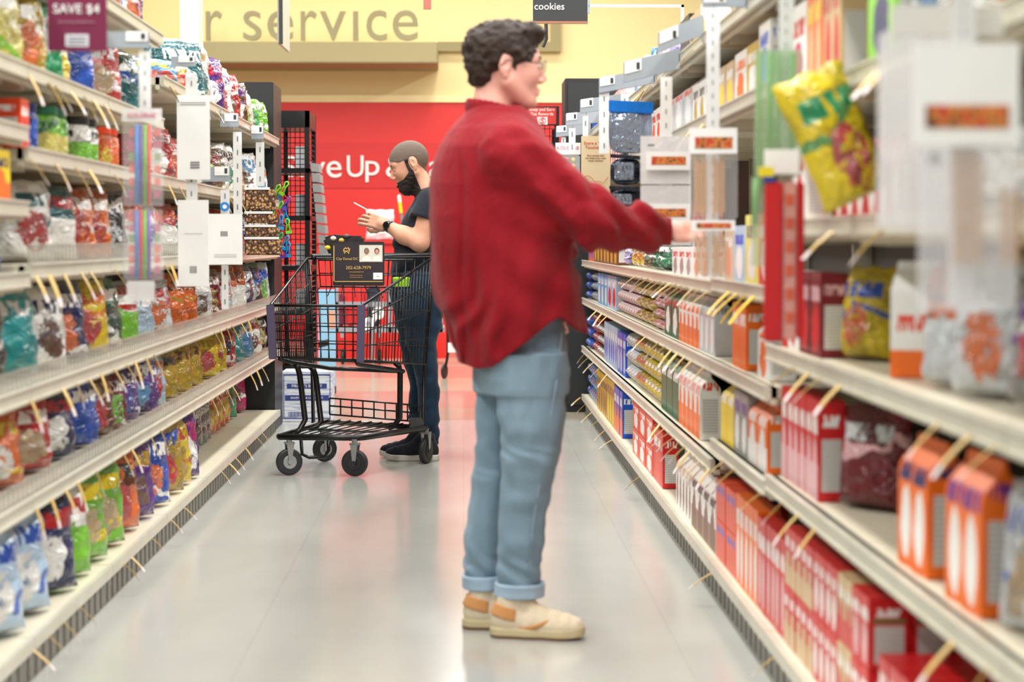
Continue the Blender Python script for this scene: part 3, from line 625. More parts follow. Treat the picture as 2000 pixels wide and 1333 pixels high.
row(1, 1.02, 'third right shelf', [
    (1130, 'c', .14, 'O B W', 0, 'orange and blue'), (1160, 'c', .14, 'BR GD W', 0, 'chocolate brown', {'w': .3}), (1205, 'p', .09, 'LP P W', 0, 'lilac'), (1242, 'b', .12, 'Y O W', 0, 'yellow', {'w': .35}), (1272, 'p', .10, 'BR DG W', 0, 'brown and green', {'w': .3}), (1292, 'p', .11, 'DG G W', 0, 'green', {'w': .3}), (1312, 'c', .11, 'W GY R', 0, 'white', {'w': .22}),
    (1352, 'c', .11, 'W O R', 0, 'white and orange', {'w': .3})], 1388)
row(1, 1.03, 'third right shelf', [(1396, 'c', .16, 'TN O W', 0, 'tan', {'w': .2}), (1432, 'c', .17, 'PB W B', 0, 'pale blue', {'w': .2}), (1455, 'c', .2, 'PY W N', 0, 'pale yellow', {'w': .2}), (1482, 'c', .2, 'R W W', 0, 'red and white', {'w': .2})], 1503)
row(1, 1.20, 'near third right shelf', [(1512, 'c', .19, 'W R R', 0, 'white and red', {'w': .2}), (1572, 'c', .18, 'R W W', 0, 'narrow red', {'w': .14, 'back': .1}), (1760, 'p', .2, 'LK W R', 0, 'pale pink', {'w': .3, 'back': .08}), (1820, 'p', .2, 'SV W GY', 0, 'silver', {'w': .3})], 1990)
row(1, 1.56, 'fourth right shelf', [
    (1124, 'p', .14, 'R W W', 0, 'scarlet'), (1150, 'c', .14, 'W LB R', 0, 'white and blue'), (1186, 'c', .16, 'W R R', 0, 'white and red'), (1222, 'c', .17, 'W R MR', 0, 'cream and red', {'w': .3}), (1262, 'c', .16, 'W RO R', 0, 'white and coral', {'w': .25}), (1300, 'g', .2, 'SV W RO', 0, 'clear silver', {'w': .3, 'd': .13}),
    (1352, 'c', .15, 'W GD K', 0, 'white pastry', {'w': .2})], 1388)
row(1, 1.56, 'fourth right shelf', [(1400, 'c', .15, 'TN Y W', 0, 'tan and yellow', {'w': .2}), (1432, 'c', .16, 'W O O', 0, 'white and amber', {'w': .2}), (1456, 'c', .16, 'GD W W', 0, 'golden', {'w': .2}), (1480, 'c', .2, 'W LB B', 0, 'white and sky blue', {'w': .2})], 1503)
row(1, 1.50, 'near fourth right shelf', [(1510, 'c', .24, 'B LB W', 0, 'bright blue', {'w': .2}), (1540, 'c', .24, 'W PK R', 0, 'white and pink', {'w': .2}), (1572, 'c', .26, 'O TN Y', 0, 'amber', {'w': .1}), (1604, 'c', .26, 'TN R R', 0, 'tan and red', {'w': .1}), (1640, 'b', .1, 'Y GD W', 0, 'small yellow', {'w': .3}), (1690, 'c', .24, 'LG N W', 0, 'lime green', {'w': .3}),
    (1745, 'p', .22, 'SV LB W', 0, 'silver', {'w': .3}), (1850, 'p', .22, 'W O LB', 0, 'white', {'w': .3})], 2000)
row(1, 1.83, 'top right shelf', [
    (1122, 'p', .13, 'Y GD W', 0, 'small yellow', {'w': .4}), (1136, 'b', .19, 'LB B W', 0, 'sky blue', {'w': .4}), (1152, 'b', .2, 'B B W', 3, 'royal blue', {'w': .4}), (1172, 'c', .13, 'W PK R', 0, 'white and pink', {'w': .3}), (1194, 'c', .13, 'LK PK W', 0, 'pink', {'w': .3}), (1216, 'p', .12, 'BR O W', 0, 'brown', {'w': .3}),
    (1236, 'c', .17, 'W LB LB', 0, 'white and light blue', {'w': .3}), (1260, 'b', .19, 'LB W W', 0, 'light blue', {'w': .3}), (1292, 'b', .19, 'LP B W', 0, 'lilac', {'w': .25}), (1326, 'c', .16, 'K N W', 0, 'black', {'w': .2}), (1344, 'c', .14, 'TN BR TN', 0, 'plain brown', {'w': .2}), (1366, 'c', .15, 'W GD W', 0, 'white', {'w': .2})], 1388)
row(1, 1.82, 'top right shelf', [(1398, 'b', .14, 'Y O BR', 0, 'yellow and orange', {'w': .3}), (1430, 'c', .15, 'W LB R', 0, 'white and blue', {'w': .2}), (1462, 'c', .2, 'LB W B', 0, 'blue and white', {'w': .2})], 1503)

# upright goods standing at the back of the third right shelf, behind the low ones
row(1, 1.02, 'third right shelf back', [
    (1124, 'c', .3, 'PB W B', 0, 'tall pale blue'), (1146, 'c', .3, 'R W Y', 0, 'tall red'), (1170, 'b', .3, 'TN BR W', 0, 'tall tan'), (1196, 'c', .31, 'W O R', 0, 'tall white'), (1224, 'b', .3, 'W DG BR', 0, 'tall cream'), (1252, 'c', .3, 'GD W BR', 0, 'tall golden'),
    (1284, 'c', .3, 'W MR R', 0, 'tall white and wine'), (1318, 'b', .3, 'SV W B', 0, 'tall silver'), (1350, 'c', .3, 'MR W R', 0, 'tall wine red')], 1386, back=.26)
row(1, 1.03, 'third right shelf back, nearer', [(1396, 'b', .3, 'T W DT', 3, 'tall turquoise'), (1430, 'b', .28, 'P MR W', 0, 'tall purple'), (1466, 'c', .26, 'W R R', 0, 'tall white and red')], 1503, back=.24)
yb_ = link('snack_bag', BAGS[3], bagmat(COL['Y'], COL['R'], COL['G'], 0), None, P(1688, 428, 4.24)+Vector((0, 0, .004)))
yb_.scale = (.11, .165, .275); yb_.rotation_euler = (Matrix.Rotation(-.42, 4, 'Y') @ Matrix.Rotation(-PI/2+.25, 4, 'Z')).to_euler(); yb_.location.z = 1.20+.040; yb_.location.x -= .008
tag(yb_, 'large yellow bag leaning out over the edge of the near third right shelf', 'snack bag')
# ---------------------------------------------------------------- price tags standing out from the shelf rails
tagm = bpy.data.materials.new('paper_price_tag'); b = NB(tagm); g = b.sep(b.coord('Generated'))
b.fin(b.mix(b.step(g[2], .3, .24), lin((200, 168, 98)), lin((214, 202, 200))), .5)
tagy = bpy.data.materials.new('yellow_price_tag'); b = NB(tagy); b.fin(lin((244, 200, 60)), .45)
def tag_mesh():
    m = MB(); n = 6
    for k in range(n+1):
        t = k/n; x = .004*math.sin(t*2.6); z = -t*.088
        for y in (-.008, .008):
            for e in (-.0012, .0012): m.v.append(Vector((x+e, y, z)))
    for k in range(n):
        a = k*4; m.f += [(a, a+4, a+6, a+2), (a+1, a+3, a+7, a+5), (a, a+1, a+5, a+4), (a+2, a+6, a+7, a+3)]
    m.f += [(0, 2, 3, 1), (n*4, n*4+1, n*4+3, n*4+2)]
    return m.mesh('price_tag')
TAGM = tag_mesh()
def tags(sg, z, xs, where, m=tagm, ang=.6, sc=1.0, word='cream'):
    Xe = (XL if sg < 0 else XR)-sg*.0175
    for k, x in enumerate(xs):
        Y = YX(x, Xe); j = rg.uniform(-1, 1)
        o = link('price_tag', TAGM, m, None, (Xe, Y, z-.026), ((0, -ang-.12*j, (0 if sg < 0 else PI)+rg.uniform(-.5, .5))))
        s = sc*(1+.12*rg.uniform(-1, 1)); o.scale = (s, s, s)
        tag(o, f'{word} paper tag on the rail of the {where}', 'price tag', f'{word} tags on the rail of the {where}')
tags(-1, 1.60, (62, 98, 112, 142, 168, 186, 208), 'fifth left shelf', ang=.45)
tags(-1, 1.76, (334, 346, 372, 402, 424, 446), 'far fifth left shelf', ang=.45, sc=.8)
tags(-1, 1.39, (60, 112, 150, 176, 226, 330, 352, 432, 444, 455, 466, 478), 'fourth left shelf', ang=.5)
tags(-1, 1.09, (70, 96, 125, 158, 176, 224, 322, 334, 350), 'third left shelf', ang=.45)
tags(-1, .775, (58, 120, 148, 172, 196, 222, 246, 262, 284, 300, 418, 430, 442, 452, 470, 484, 498), 'second left shelf', ang=.35)
tags(-1, .49, (66, 96, 124, 148, 184, 238, 254, 292, 312, 412, 422, 440, 452, 488, 500, 510), 'lowest left shelf', ang=.35)
tags(-1, .13, (58, 88, 118, 150, 238, 252, 292, 330, 356, 430, 446, 458, 478, 500, 510), 'left base deck', ang=.7, sc=.85)
tags(1, 1.02, (1242, 1254, 1266, 1278, 1290, 1300, 1310, 1320, 1331, 1342, 1354, 1366, 1384), 'third right shelf', ang=.8)
tags(1, 1.03, (1424, 1440, 1456, 1472), 'third right shelf near the hand', m=tagy, ang=.8, sc=1.15, word='yellow')
tags(1, 1.20, (1626, 1722), 'near third right shelf', ang=.75)
tags(1, .77, (1166, 1176, 1186, 1262, 1286, 1300, 1312, 1324, 1338, 1352, 1376), 'second right shelf', ang=.75)
tags(1, .88, (1552, 1580, 1604, 1642, 1836, 1898, 1950), 'near second right shelf', ang=.75)
tags(1, .45, (1142, 1150, 1160, 1172, 1186, 1290, 1299, 1308, 1318, 1328, 1338, 1348, 1358, 1368, 1378, 1386), 'lowest right shelf', ang=.75)
tags(1, .54, (1532, 1562, 1596, 1870, 1936, 1982), 'near lowest right shelf', ang=.6)
tags(1, .52, (1416, 1436, 1490), 'lowest right shelf beside yellow cartons', ang=.75)
tags(1, .13, (1124, 1134, 1144, 1156, 1168, 1182, 1196, 1250, 1392, 1516, 1556), 'right base deck', ang=.85)
tags(1, 1.56, (1286, 1306, 1328, 1350, 1372), 'fourth right shelf', ang=.6)
tags(1, 1.50, (1712, 1736), 'near fourth right shelf', ang=.75)
tags(1, 1.83, (1236, 1246, 1256, 1270, 1300, 1352), 'top right shelf', ang=.6)
# ---------------------------------------------------------------- arms, clip strips and hanging packs
grey = mat('grey_arm_plastic', (150, 158, 166), .4); wht = mat('white_strip_plastic', (222, 222, 220), .35); card = mat('white_card', (236, 236, 234), .5)
cardg = mat('card_print_grey', (120, 122, 126), .6); ink = mat('dark_ink', (44, 44, 50), .5)
def bxp(name, root, x0, y0, x1, y1, Y, th, m, par=None, dy=0, bevel=.001, sk=0):
    """box spanning the photo rectangle at depth Y, in the frame of root; sk raises its right side (metres)"""
    a = P(x0, y1, Y); c = P(x1, y0, Y); o_ = root.location
    bevel = bevel if th > .005 else 0
    q = MB().box((a.x-o_.x, Y-o_.y+dy, a.z-o_.z), (c.x-o_.x, Y-o_.y+dy+th, c.z-o_.z))
    if sk:
        for v in q.v: v.z += sk*(v.x-(a.x-o_.x))/(c.x-a.x)
    return q.obj(name, m, par or root, bevel=bevel)
def arm(sg, x0, y0, x1, y1, Y, label, sk=0, card_at=None):
    """grey arm from the rack edge out into the aisle, with a small white ticket at its free end"""
    t = thing('ticket_holder', label, 'ticket holder', P(x0 if sg > 0 else x1, y1, Y))
    Xe = (XL if sg < 0 else XR)
    p0 = P(x0, y0, Y); p1 = P(x1, y1, Y); o = t.location
    lo = Xe+.019 if sg < 0 else p0.x; hi = p1.x if sg < 0 else Xe-.019
    m = MB().box((lo-o.x, 0, p1.z-o.z), (hi-o.x, .012, p0.z-o.z))
    L = hi-lo; end = lo-o.x
    for v in m.v: v.z += sk*(v.x-end)/L
    m.obj('arm_bar', grey, t, bevel=.001)
    k = int((Y-(LY if sg < 0 else RY)[0])/1.2192); zz_ = [q for q in (LSH if sg < 0 else RSH)[k] if q-.03 > p0.z-.05]
    if zz_:
        xe = Xe+.020*(-sg)-o.x; za = (p0.z+p1.z)/2-o.z+(sk if sg > 0 else 0); MB().box((xe-.003, 0, min(za, zz_[0]-.03-o.z)), (xe+.003, .012, zz_[0]-.004-o.z)).obj('bracket', grey, t)
    w = .06; cx = (hi-w-.004 if sg < 0 else lo+.004)-o.x; h = p0.z-p1.z
    q = MB().box((cx, -.003, h*.42), (cx+w, -.0005, h*1.02))
    q.box((cx+.006, -.004, h*.62), (cx+.026, -.0031, h*.82))
    for v in q.v: v.z += sk*(v.x-end)/L
    q.obj('ticket', card, t); 
    q = MB().box((cx+w-.018, -.0045, h*.55), (cx+w-.006, -.0032, h*.9)).obj('ticket_mark', ink, t)
    if sk: q.location.z = sk*(cx+w/2-end)/L
    return t
def strip(x0, x1, y0, y1, Y, label, m=None, hk=12):
    t = thing('clip_strip', label, 'hanging strip', P((x0+x1)/2, y0, Y))
    bxp('strip_band', t, x0, y0, x1, y1, Y, .003, m or wht); n = max(2, int((y1-y0)/26))
    for k in range(n):
        y = y0+(k+.5)*(y1-y0)/n; bxp('hook_slot', t, (x0+x1)/2-1.2, y-5, (x0+x1)/2+1.2, y+5, Y, .001, cardg, dy=-.0012, bevel=0)
    h = P((x0+x1)/2, y0-hk, Y)-t.location
    MB().tube([(0, .0015, -.004), (.006, .0015, h.z*.5), (0, .0015, h.z), (-.005, .0015, h.z*.7)], .0012, 6).obj('wire_hook', cardg, t)
    return t
clr = clear('clear_film', (236, 236, 238), .30); clrt = clear('thin_clear_film', (238, 238, 240), .14); clr2 = clear('milky_film', (232, 230, 230), .62, .25)
def lines(root, x0, x1, ys, Y, m, h=3, dy=-.002):
    for y in ys: bxp('printed_line', root, x0, y, x1, y+h, Y, .0008, m, dy=dy, bevel=0)
# left: coloured straws on a strip
arm(-1, 214, 62, 291, 94, 5.95, 'grey shelf arm above the coloured straws')
strip(272, 294, 99, 216, 5.96, 'white clip strip holding the coloured straws')
pk_ = mat('pink_ink', (214, 96, 130), .5)
for (ya, yb, cs, nm) in ((212, 403, ((44, 140, 216), (96, 70, 160), (110, 190, 40), (226, 60, 60)), 'upper'), (405, 548, ((60, 130, 210), (206, 40, 60), (110, 190, 40), (120, 70, 170)), 'lower')):
    t = thing('straw_pack', f'{nm} clear pack of four coloured straws on the left clip strip', 'straw pack', P(277, ya, 5.93), 0)
    if nm == 'upper':
        bxp('header_card', t, 238, ya, 316, ya+26, 5.93, .002, clr2)
        tt = text('header_word', 'KOLORAE', .017, pk_, t, FT(0, -.002, P(277, 226, 5.93).z-t.location.z)); y0 = ya+26
    else: y0 = ya
    bxp('film_pouch', t, 240, y0+4, 317, yb, 5.93, .014, clrt, bevel=.003)
    for q, c_ in enumerate(cs):
        x = 267+q*8; a = P(x, y0+6, 5.937)-t.location; b_ = P(x, yb-3, 5.937)-t.location
        MB().tube([a, b_], .0052, 10).obj('straw', mat('straw_%d_%d_%d' % c_, c_, .3), t, smooth=True)
    for q in range(6):
        yy = y0+12+q*(yb-y0-20)/6; c_ = ((232, 80, 60), (200, 60, 110), (130, 170, 90), (240, 110, 70))[q % 4]
        for xx in (250, 300): bxp('printed_motif', t, xx, yy, xx+12, yy+16, 5.93, .001, mat('motif_%d_%d_%d' % c_, c_, .5, alpha=.6), dy=.0145, bevel=0)
t = thing('hanging_card', 'small milky tab below the coloured straws', 'card', P(275, 549, 5.93)); bxp('card_sheet', t, 248, 549, 302, 588, 5.93, .002, clr2)
# left: white cards
arm(-1, 300, 110, 382, 130, 8.0, 'grey shelf arm above the upper white card')
strip(364, 384, 150, 392, 8.02, 'white clip strip behind the two white cards')
t = thing('hanging_card', 'upper blank white card on the middle left strip', 'card', P(376, 186, 8.0)); bxp('card_sheet', t, 346, 186, 409, 351, 8.0, .006, card)
lines(t, 352, 402, (200, 204), 8.0, cardg, 1); lines(t, 372, 390, (316, 321, 326), 8.0, cardg, 3)
t = thing('hanging_card', 'lower white card with barcode on the middle left strip', 'card', P(377, 391, 8.0)); bxp('card_sheet', t, 348, 391, 407, 560, 8.0, .006, card)
lines(t, 360, 396, (456,), 8.0, mat('pale_ink', (190, 190, 192), .6), 1)
for q in range(6): bxp('barcode_bar', t, 371+q*2.4, 520, 372+q*2.4, 534, 8.0, .0008, ink, dy=-.001, bevel=0)
t = thing('hanging_card', 'square white card beside the barcode card', 'card', P(440, 418, 8.9)); bxp('card_sheet', t, 408, 418, 473, 517, 8.9, .005, card)
for q in range(6): bxp('barcode_bar', t, 431+q*2.4, 452, 432.2+q*2.4, 462, 8.9, .0008, ink, dy=-.001, bevel=0)
lines(t, 418, 462, (497, 501), 8.9, mat('pale_ink', (190, 190, 192), .6), 1)
arm(-1, 412, 326, 449, 355, 8.92, 'grey shelf arm above the square white card'); strip(431, 448, 371, 420, 8.93, 'short white clip strip above the square card')
t = thing('hanging_card', 'round blue tag on the short left strip', 'card', P(439, 404, 8.9))
MB().lathe([(.02, 0), (.02, .004)], 24, Matrix.Rotation(PI/2, 4, 'X')).obj('blue_disc', mat('tag_blue', (40, 130, 206), .4), t); MB().lathe([(.009, .004), (.009, .0052)], 20, Matrix.Rotation(PI/2, 4, 'X')).obj('white_centre', card, t)
arm(-1, 408, 222, 466, 248, 9.6, 'grey shelf arm behind the upper white card'); strip(456, 472, 258, 418, 9.62, 'long white clip strip beside the walnut packs')
strip(433, 446, 518, 604, 8.95, 'white clip strip hanging below the square white card')
arm(-1, 434, 246, 515, 272, 11.0, 'grey shelf arm at the end of the left rack'); strip(500, 516, 278, 364, 11.02, 'white clip strip above the walnut packs')
# walnut packs
nutm = bpy.data.materials.new('walnut_pieces'); b = NB(nutm); g = b.coord('Object'); v = b.vor(g, 70); 
b.fin(b.mix(b.step(v, .25, .6), lin((206, 160, 104)), lin((82, 50, 30))), .4); b.bump(v, .6, .01)
for k, (ya, yb) in enumerate(((366, 412), (413, 438), (439, 462), (463, 500))):
    t = thing('nut_pack', ['topmost', 'second', 'third', 'lowest'][k]+' clear pack of walnuts hanging at the left rack end', 'nut pack', P(508, ya, 10.6))
    bm_ = bxp('nuts', t, 478, ya+4, 538+k*4, yb-1.5, 10.6, .03, nutm, bevel=.008)
    bxp('white_seal', t, 477, ya, 526+k*6, ya+5, 10.6, .034, card, dy=-.003, sk=0)
# colourful bag clips
cc = ((124, 206, 40), (40, 150, 214), (92, 60, 160), (214, 40, 60), (20, 170, 90))
clipc = [(540, 372, 0), (552, 380, 3), (549, 393, 1), (556, 366, 0), (546, 405, 0), (557, 418, 1), (549, 432, 1), (562, 440, 0), (556, 452, 3), (545, 466, 4), (558, 472, 1), (550, 488, 2), (546, 420, 3), (561, 396, 2), (563, 486, 1)]
for k, (x, y, ci) in enumerate(clipc):
    p = P(x, y, 10.7+.012*(k % 3)); c_ = cc[ci]; nm = ['lime', 'blue', 'violet', 'red', 'green'][ci]
    t = thing('bag_clip', f'{nm} plastic bag clip in the cluster hanging beside the walnut packs', 'bag clip', p, 0, f'{nm} bag clips by the walnut packs'); t.rotation_euler = (0, rg.uniform(-.6, .6), rg.uniform(-.4, .4))
    m_ = mat('clip_%d_%d_%d' % c_, c_, .3)
    MB().tube([(-.012, 0, -.03), (-.004, 0, .0), (-.010, 0, .024), (0, 0, .033), (.010, 0, .024), (.004, 0, 0), (.012, 0, -.03)], .0042, 8).obj('clip_body', m_, t, smooth=True)
    MB().box((-.016, -.004, -.045), (.016, .004, -.028)).obj('clip_jaw', m_, t, bevel=.002)
# maroon savings sign
t = thing('savings_sign', 'maroon SAVE sign hanging at the upper left', 'sign', P(150, 100, 5.0))
mrn = mat('maroon_card', (112, 24, 62), .4); bxp('sign_panel', t, 93, -12, 208, 100, 5.0, .004, mrn)
zc = lambda y: P(150, y, 5.0).z-t.location.z
text('sign_word', 'SAVE $4', .031, card, t, FT(0, -.002, zc(18))); text('sign_small_word', 'when you buy participating items', .0065, mat('pink_print', (200, 150, 170), .5), t, FT(0, -.002, zc(43)))
bxp('white_barcode_box', t, 128, 67, 173, 91, 5.0, .001, mat('pale_box', (206, 206, 214), .5), dy=-.0015); lines(t, 134, 168, (72, 78, 84), 5.0, cardg, 3)
MB().box((-.25, .004, .128), (.05, .010, .136)).obj('sign_bracket', wht, t)
# right: arms and strips, from the far end to the camera
for i, (x0, y0, x1, y1, Y, sk, nm) in enumerate(((1086, 247, 1116, 268, 12.93, .02, 'at the far end of the right rack'), (1105, 222, 1142, 246, 12.0, .02, 'above the small white hanging pack'), (1133, 195, 1176, 222, 10.39, .03, 'above the tan recipe card'),
        (1170, 152, 1232, 182, 8.6, .04, 'above the blue foil packs'), (1218, 122, 1292, 162, 7.6, .05, 'above the clear silver bag'), (1286, 64, 1372, 104, 6.87, .06, 'over the white pan cards'))):
    arm(1, x0, y0, x1, y1, Y, 'grey ticket holder '+nm, sk)
strip(1096, 1105, 268, 300, 12.945, 'tiny white clip strip at the far right'); strip(1111, 1124, 250, 300, 12.014, 'white clip strip behind the small white pack')
strip(1138, 1149, 225, 290, 10.406, 'white clip strip above the tan recipe card'); strip(1170, 1190, 178, 300, 8.614, 'white clip strip left of the blue foil packs'); strip(1212, 1228, 184, 476, 8.5, 'white clip strip carrying the foil packs', None, 10)
strip(1289, 1313, 150, 478, 6.885, 'white clip strip above the white pan cards'); arm(1, 1372, -8, 1400, 14, 5.8, 'grey ticket holder above the skewer packs'); strip(1378, 1406, 18, 540, 5.781, 'wide white clip strip above the skewer packs'); arm(1, 1510, -165, 1552, -140, 4.6, 'grey ticket holder above the green straws'); strip(1518, 1552, -138, 660, 4.578, 'wide white clip strip above the green straws')
t = thing('hanging_pack', 'small white topped pack of sweets hanging far right', 'hanging pack', P(1109, 279, 12.9)); bxp('header_card', t, 1085, 279, 1134, 302, 12.9, .003, card)
text('header_word', 'KOLORAE', .030, pk_, t, FT(0, -.002, -.032)); bxp('film_pouch', t, 1086, 302, 1133, 346, 12.9, .03, clr, bevel=.008)
for q in range(9): link('sweet', (MB().lathe([(.002, -.012), (.01, -.008), (.013, 0), (.01, .008), (.002, .012)], 10)).mesh('sweet', True), mat('sweet_%d' % (q % 3), ((240, 130, 30), (226, 60, 40), (250, 220, 90))[q % 3], .3), t, tuple(P(1096+(q % 3)*12, 312+(q//3)*12, 12.915)-t.location))
t = thing('recipe_card', 'tan recipe card with red writing hanging over the right shelves', 'card sign', P(1163, 266, 10.4)); kraft = mat('kraft_card', (206, 186, 150), .6)
bxp('card_sheet', t, 1135, 266, 1192, 432, 10.4, .004, kraft)
rd = mat('red_ink', (196, 84, 60), .5); zc = lambda y: P(1163, y, 10.4).z-t.location.z
text('card_word', 'Score a Tasty\nTouchdown', .021, rd, t, FT(.0, -.002, zc(284))); text('card_small_word', 'Find recipes that\nwill make your next\nsnack creation', .0125, mat('brown_ink', (150, 110, 80), .5), t, FT(0, -.002, zc(309)))
MB().tube([tuple(P(1136+k*5.2, 352-9*math.sin(k*.7)-(6 if k in (6, 7) else 0), 10.39)-t.location) for k in range(11)], .0014, 6).obj('printed_swirl', rd, t); text('card_small_word', 'SCAN\nHERE', .011, mat('brown_ink', (150, 110, 80), .5), t, FT(.03, -.002, zc(375)))
foil = mat('dark_foil', (52, 58, 70), .18, .7, .6, 0, bump=.9, bscale=38); foilb = mat('blue_foil', (20, 110, 200), .2, .4, bump=.5, bscale=30); foils = mat('silver_foil', (150, 160, 178), .15, .8, bump=1.0, bscale=34)
for k, (ya, yb, xa, xb, Y) in enumerate(((196, 300, 1189, 1276, 8.45), (301, 362, 1192, 1256, 8.45), (363, 410, 1190, 1252, 8.45), (411, 480, 1190, 1250, 8.45))):
    t = thing('foil_pack', ['topmost blue and silver', 'second dark', 'third dark', 'lowest blue edged'][k]+' foil pack hanging beside the tan recipe card', 'foil pack', P((xa+xb)/2, ya, Y))
    f = bxp('foil_pouch', t, xa, ya+8, xb, yb, Y, .045, foils if k == 0 else foil, bevel=.015); f.modifiers.new('s', 'SUBSURF').levels = 1
    bxp('header_card', t, xa, ya, xb, ya+(22 if k == 0 else 7), Y, .01, foilb if k in (0, 3) else foil, dy=-.002, sk=-.008)
    bxp('silver_window', t, xa+8, ya+(38 if k == 0 else 16), xb-18, yb-10, Y, .01, foils, dy=-.006, bevel=.004)
food = bpy.data.materials.new('food_photo_band'); b = NB(food); g = b.coord('Object'); v = b.noise(g, 42, 2)
b.fin(b.mix(b.step(v, .50, .56), b.mix(b.step(v, .40, .45), lin((120, 70, 40)), lin((206, 130, 60))), lin((190, 70, 44))), .4)
def photo_card(t, x0, y0, x1, y1, Y, f0, f1, fx0=None, fx1=None):
    bxp('header_card', t, x0, y0, x1, y1, Y, .003, card, bevel=.002); bxp('food_picture', t, fx0 or x0+(x1-x0)*.12, f0, fx1 or x1-(x1-x0)*.1, f1, Y, .001, food, dy=-.0015, bevel=0)
for k, (ya, yb, fa, fb) in enumerate(((266, 360, 306, 322), (362, 480, 408, 424))):
    t = thing('hanging_pack', ['upper', 'lower'][k]+' white card pack with food picture above the reaching hand', 'hanging pack', P(1300, ya, 6.85))
    bxp('backing_sheet', t, 1251, ya, 1350, yb, 6.87, .012, clr2); photo_card(t, 1262, fa-10, 1348, fb+10, 6.85, fa, fb)
    bxp('dark_code', t, 1265, ya+(16 if k == 0 else 84-20), 1278, ya+(20 if k == 0 else 96-20), 6.85, .001, cardg, dy=-.001)
wood = mat('bamboo', (196, 150, 100), .6, vary=.12)
def skewers(nm, label, x0, x1, ya, yb, Y, hx0, hx1, h0, h1, f0, f1, cols_, film=None):
    t = thing(nm, label, 'skewer pack', P((x0+x1)/2, h0, Y)); photo_card(t, hx0, h0, hx1, h1, Y, f0, f1)
    bxp('film_pouch', t, x0, ya, x1, yb, Y, .028, film or clrt, dy=.004, bevel=.004)
    for (a, c, y0, y1) in cols_:
        r = 3.2; k = 0; x = a
        while x < c:
            p0 = P(x, y0+6*((k*7) % 3), Y+.018)-t.location; p1 = P(x, y1-5*((k*5) % 3), Y+.018)-t.location
            MB().tube([p0, p1], .0028, 6).obj('skewer', wood, t); x += 5.0*5.7/Y; k += 1
    return t
skewers('skewer_pack', 'upper pack of bamboo skewers with white picture header', 1346, 1442, 292, 428, 5.74, 1346, 1440, 250, 300, 268, 290, ((1358, 1380, 305, 425), (1394, 1418, 305, 425)))
skewers('skewer_pack', 'lower pack of bamboo skewers under the upper one', 1348, 1438, 453, 545, 5.745, 1350, 1436, 430, 451, 436, 446, ((1360, 1382, 458, 542), (1394, 1422, 458, 542)))
# green straws and red pack
t = thing('straw_pack', 'tall clear pack of green striped straws on the right', 'straw pack', P(1518, 96, 4.55)); grn = mat('straw_green', (84, 160, 60), .4)
bxp('film_pouch', t, 1474, 96, 1568, 345, 4.55, .016, clear('greenish_film', (170, 196, 160), .4), bevel=.004)
for x, w in ((1484, 5), (1505, 8), (1520, 5), (1548, 7)):
    MB().tube([P(x, 104, 4.57)-t.location, P(x-2, 340, 4.57)-t.location], w/903*.9, 10).obj('green_straw', grn, t, smooth=True)
bxp('white_label', t, 1492, 292, 1560, 340, 4.55, .001, card, dy=-.002)
t = thing('straw_pack', 'narrow clear green straw pack just behind the red pack', 'straw pack', P(1480, 345, 4.535)); bxp('film_pouch', t, 1468, 345, 1506, 520, 4.535, .012, clear('greenish_film', (170, 196, 160), .4))
MB().tube([P(1478, 350, 4.543)-t.location, P(1474, 440, 4.543)-t.location], .008, 10).obj('green_straw', grn, t, smooth=True)
t = thing('hanging_pack', 'long red pack hanging below the green straws', 'hanging pack', P(1530, 345, 4.5)); redp = mat('red_pack', (186, 26, 34), .35)
bxp('red_side', t, 1494, 356, 1530, 668, 4.5, .03, redp, bevel=.004); bxp('red_edge', t, 1556, 356, 1572, 662, 4.5, .03, redp, bevel=.004); bxp('blue_band', t, 1494, 345, 1514, 356, 4.5, .03, mat('band_blue', (36, 60, 140), .4)); bxp('yellow_band', t, 1484, 326, 1512, 345, 4.5, .02, mat('band_yellow', (226, 206, 40), .4))
bxp('clear_window', t, 1530, 356, 1556, 664, 4.5, .02, clear('pinkish_film', (214, 150, 140), .75, .3), bevel=.003)
for q in range(6): bxp('window_print', t, 1534, 380+q*46, 1551, 402+q*46, 4.5, .001, mat('red_ink', (196, 84, 60), .5), dy=-.0012, bevel=0)
# big pale utensil packs beside the camera
arm(1, 1840, -545, 1912, -505, 2.88, 'grey ticket holder beside the camera', .0)
strip(1852, 1912, -500, 600, 2.895, 'very wide white clip strip nearest the camera')
t = thing('utensil_pack', 'big pale clear utensil pack hanging nearest the camera', 'hanging pack', P(1800, 60, 3.0)); bxp('backing_sheet', t, 1716, 60, 1870, 450, 3.0, .02, clr2, bevel=.006)
for x, y in ((1788, 164), (1812, 310)): bxp('dark_code', t, x, y-12, x+26, y+12, 3.0, .001, cardg, dy=-.002)
bxp('header_card', t, 1740, 10, 1960, 70, 3.0, .004, mat('warm_white_card', (214, 212, 204), .5))
skewers('utensil_pack', 'nearest pack of wooden sticks with food picture header', 1800, 1990, 286, 610, 2.86, 1782, 1992, 84, 284, 206, 250, ((1866, 1918, 290, 520), (1958, 1994, 366, 520)), clear('hazy_film', (236, 236, 240), .32, .2))
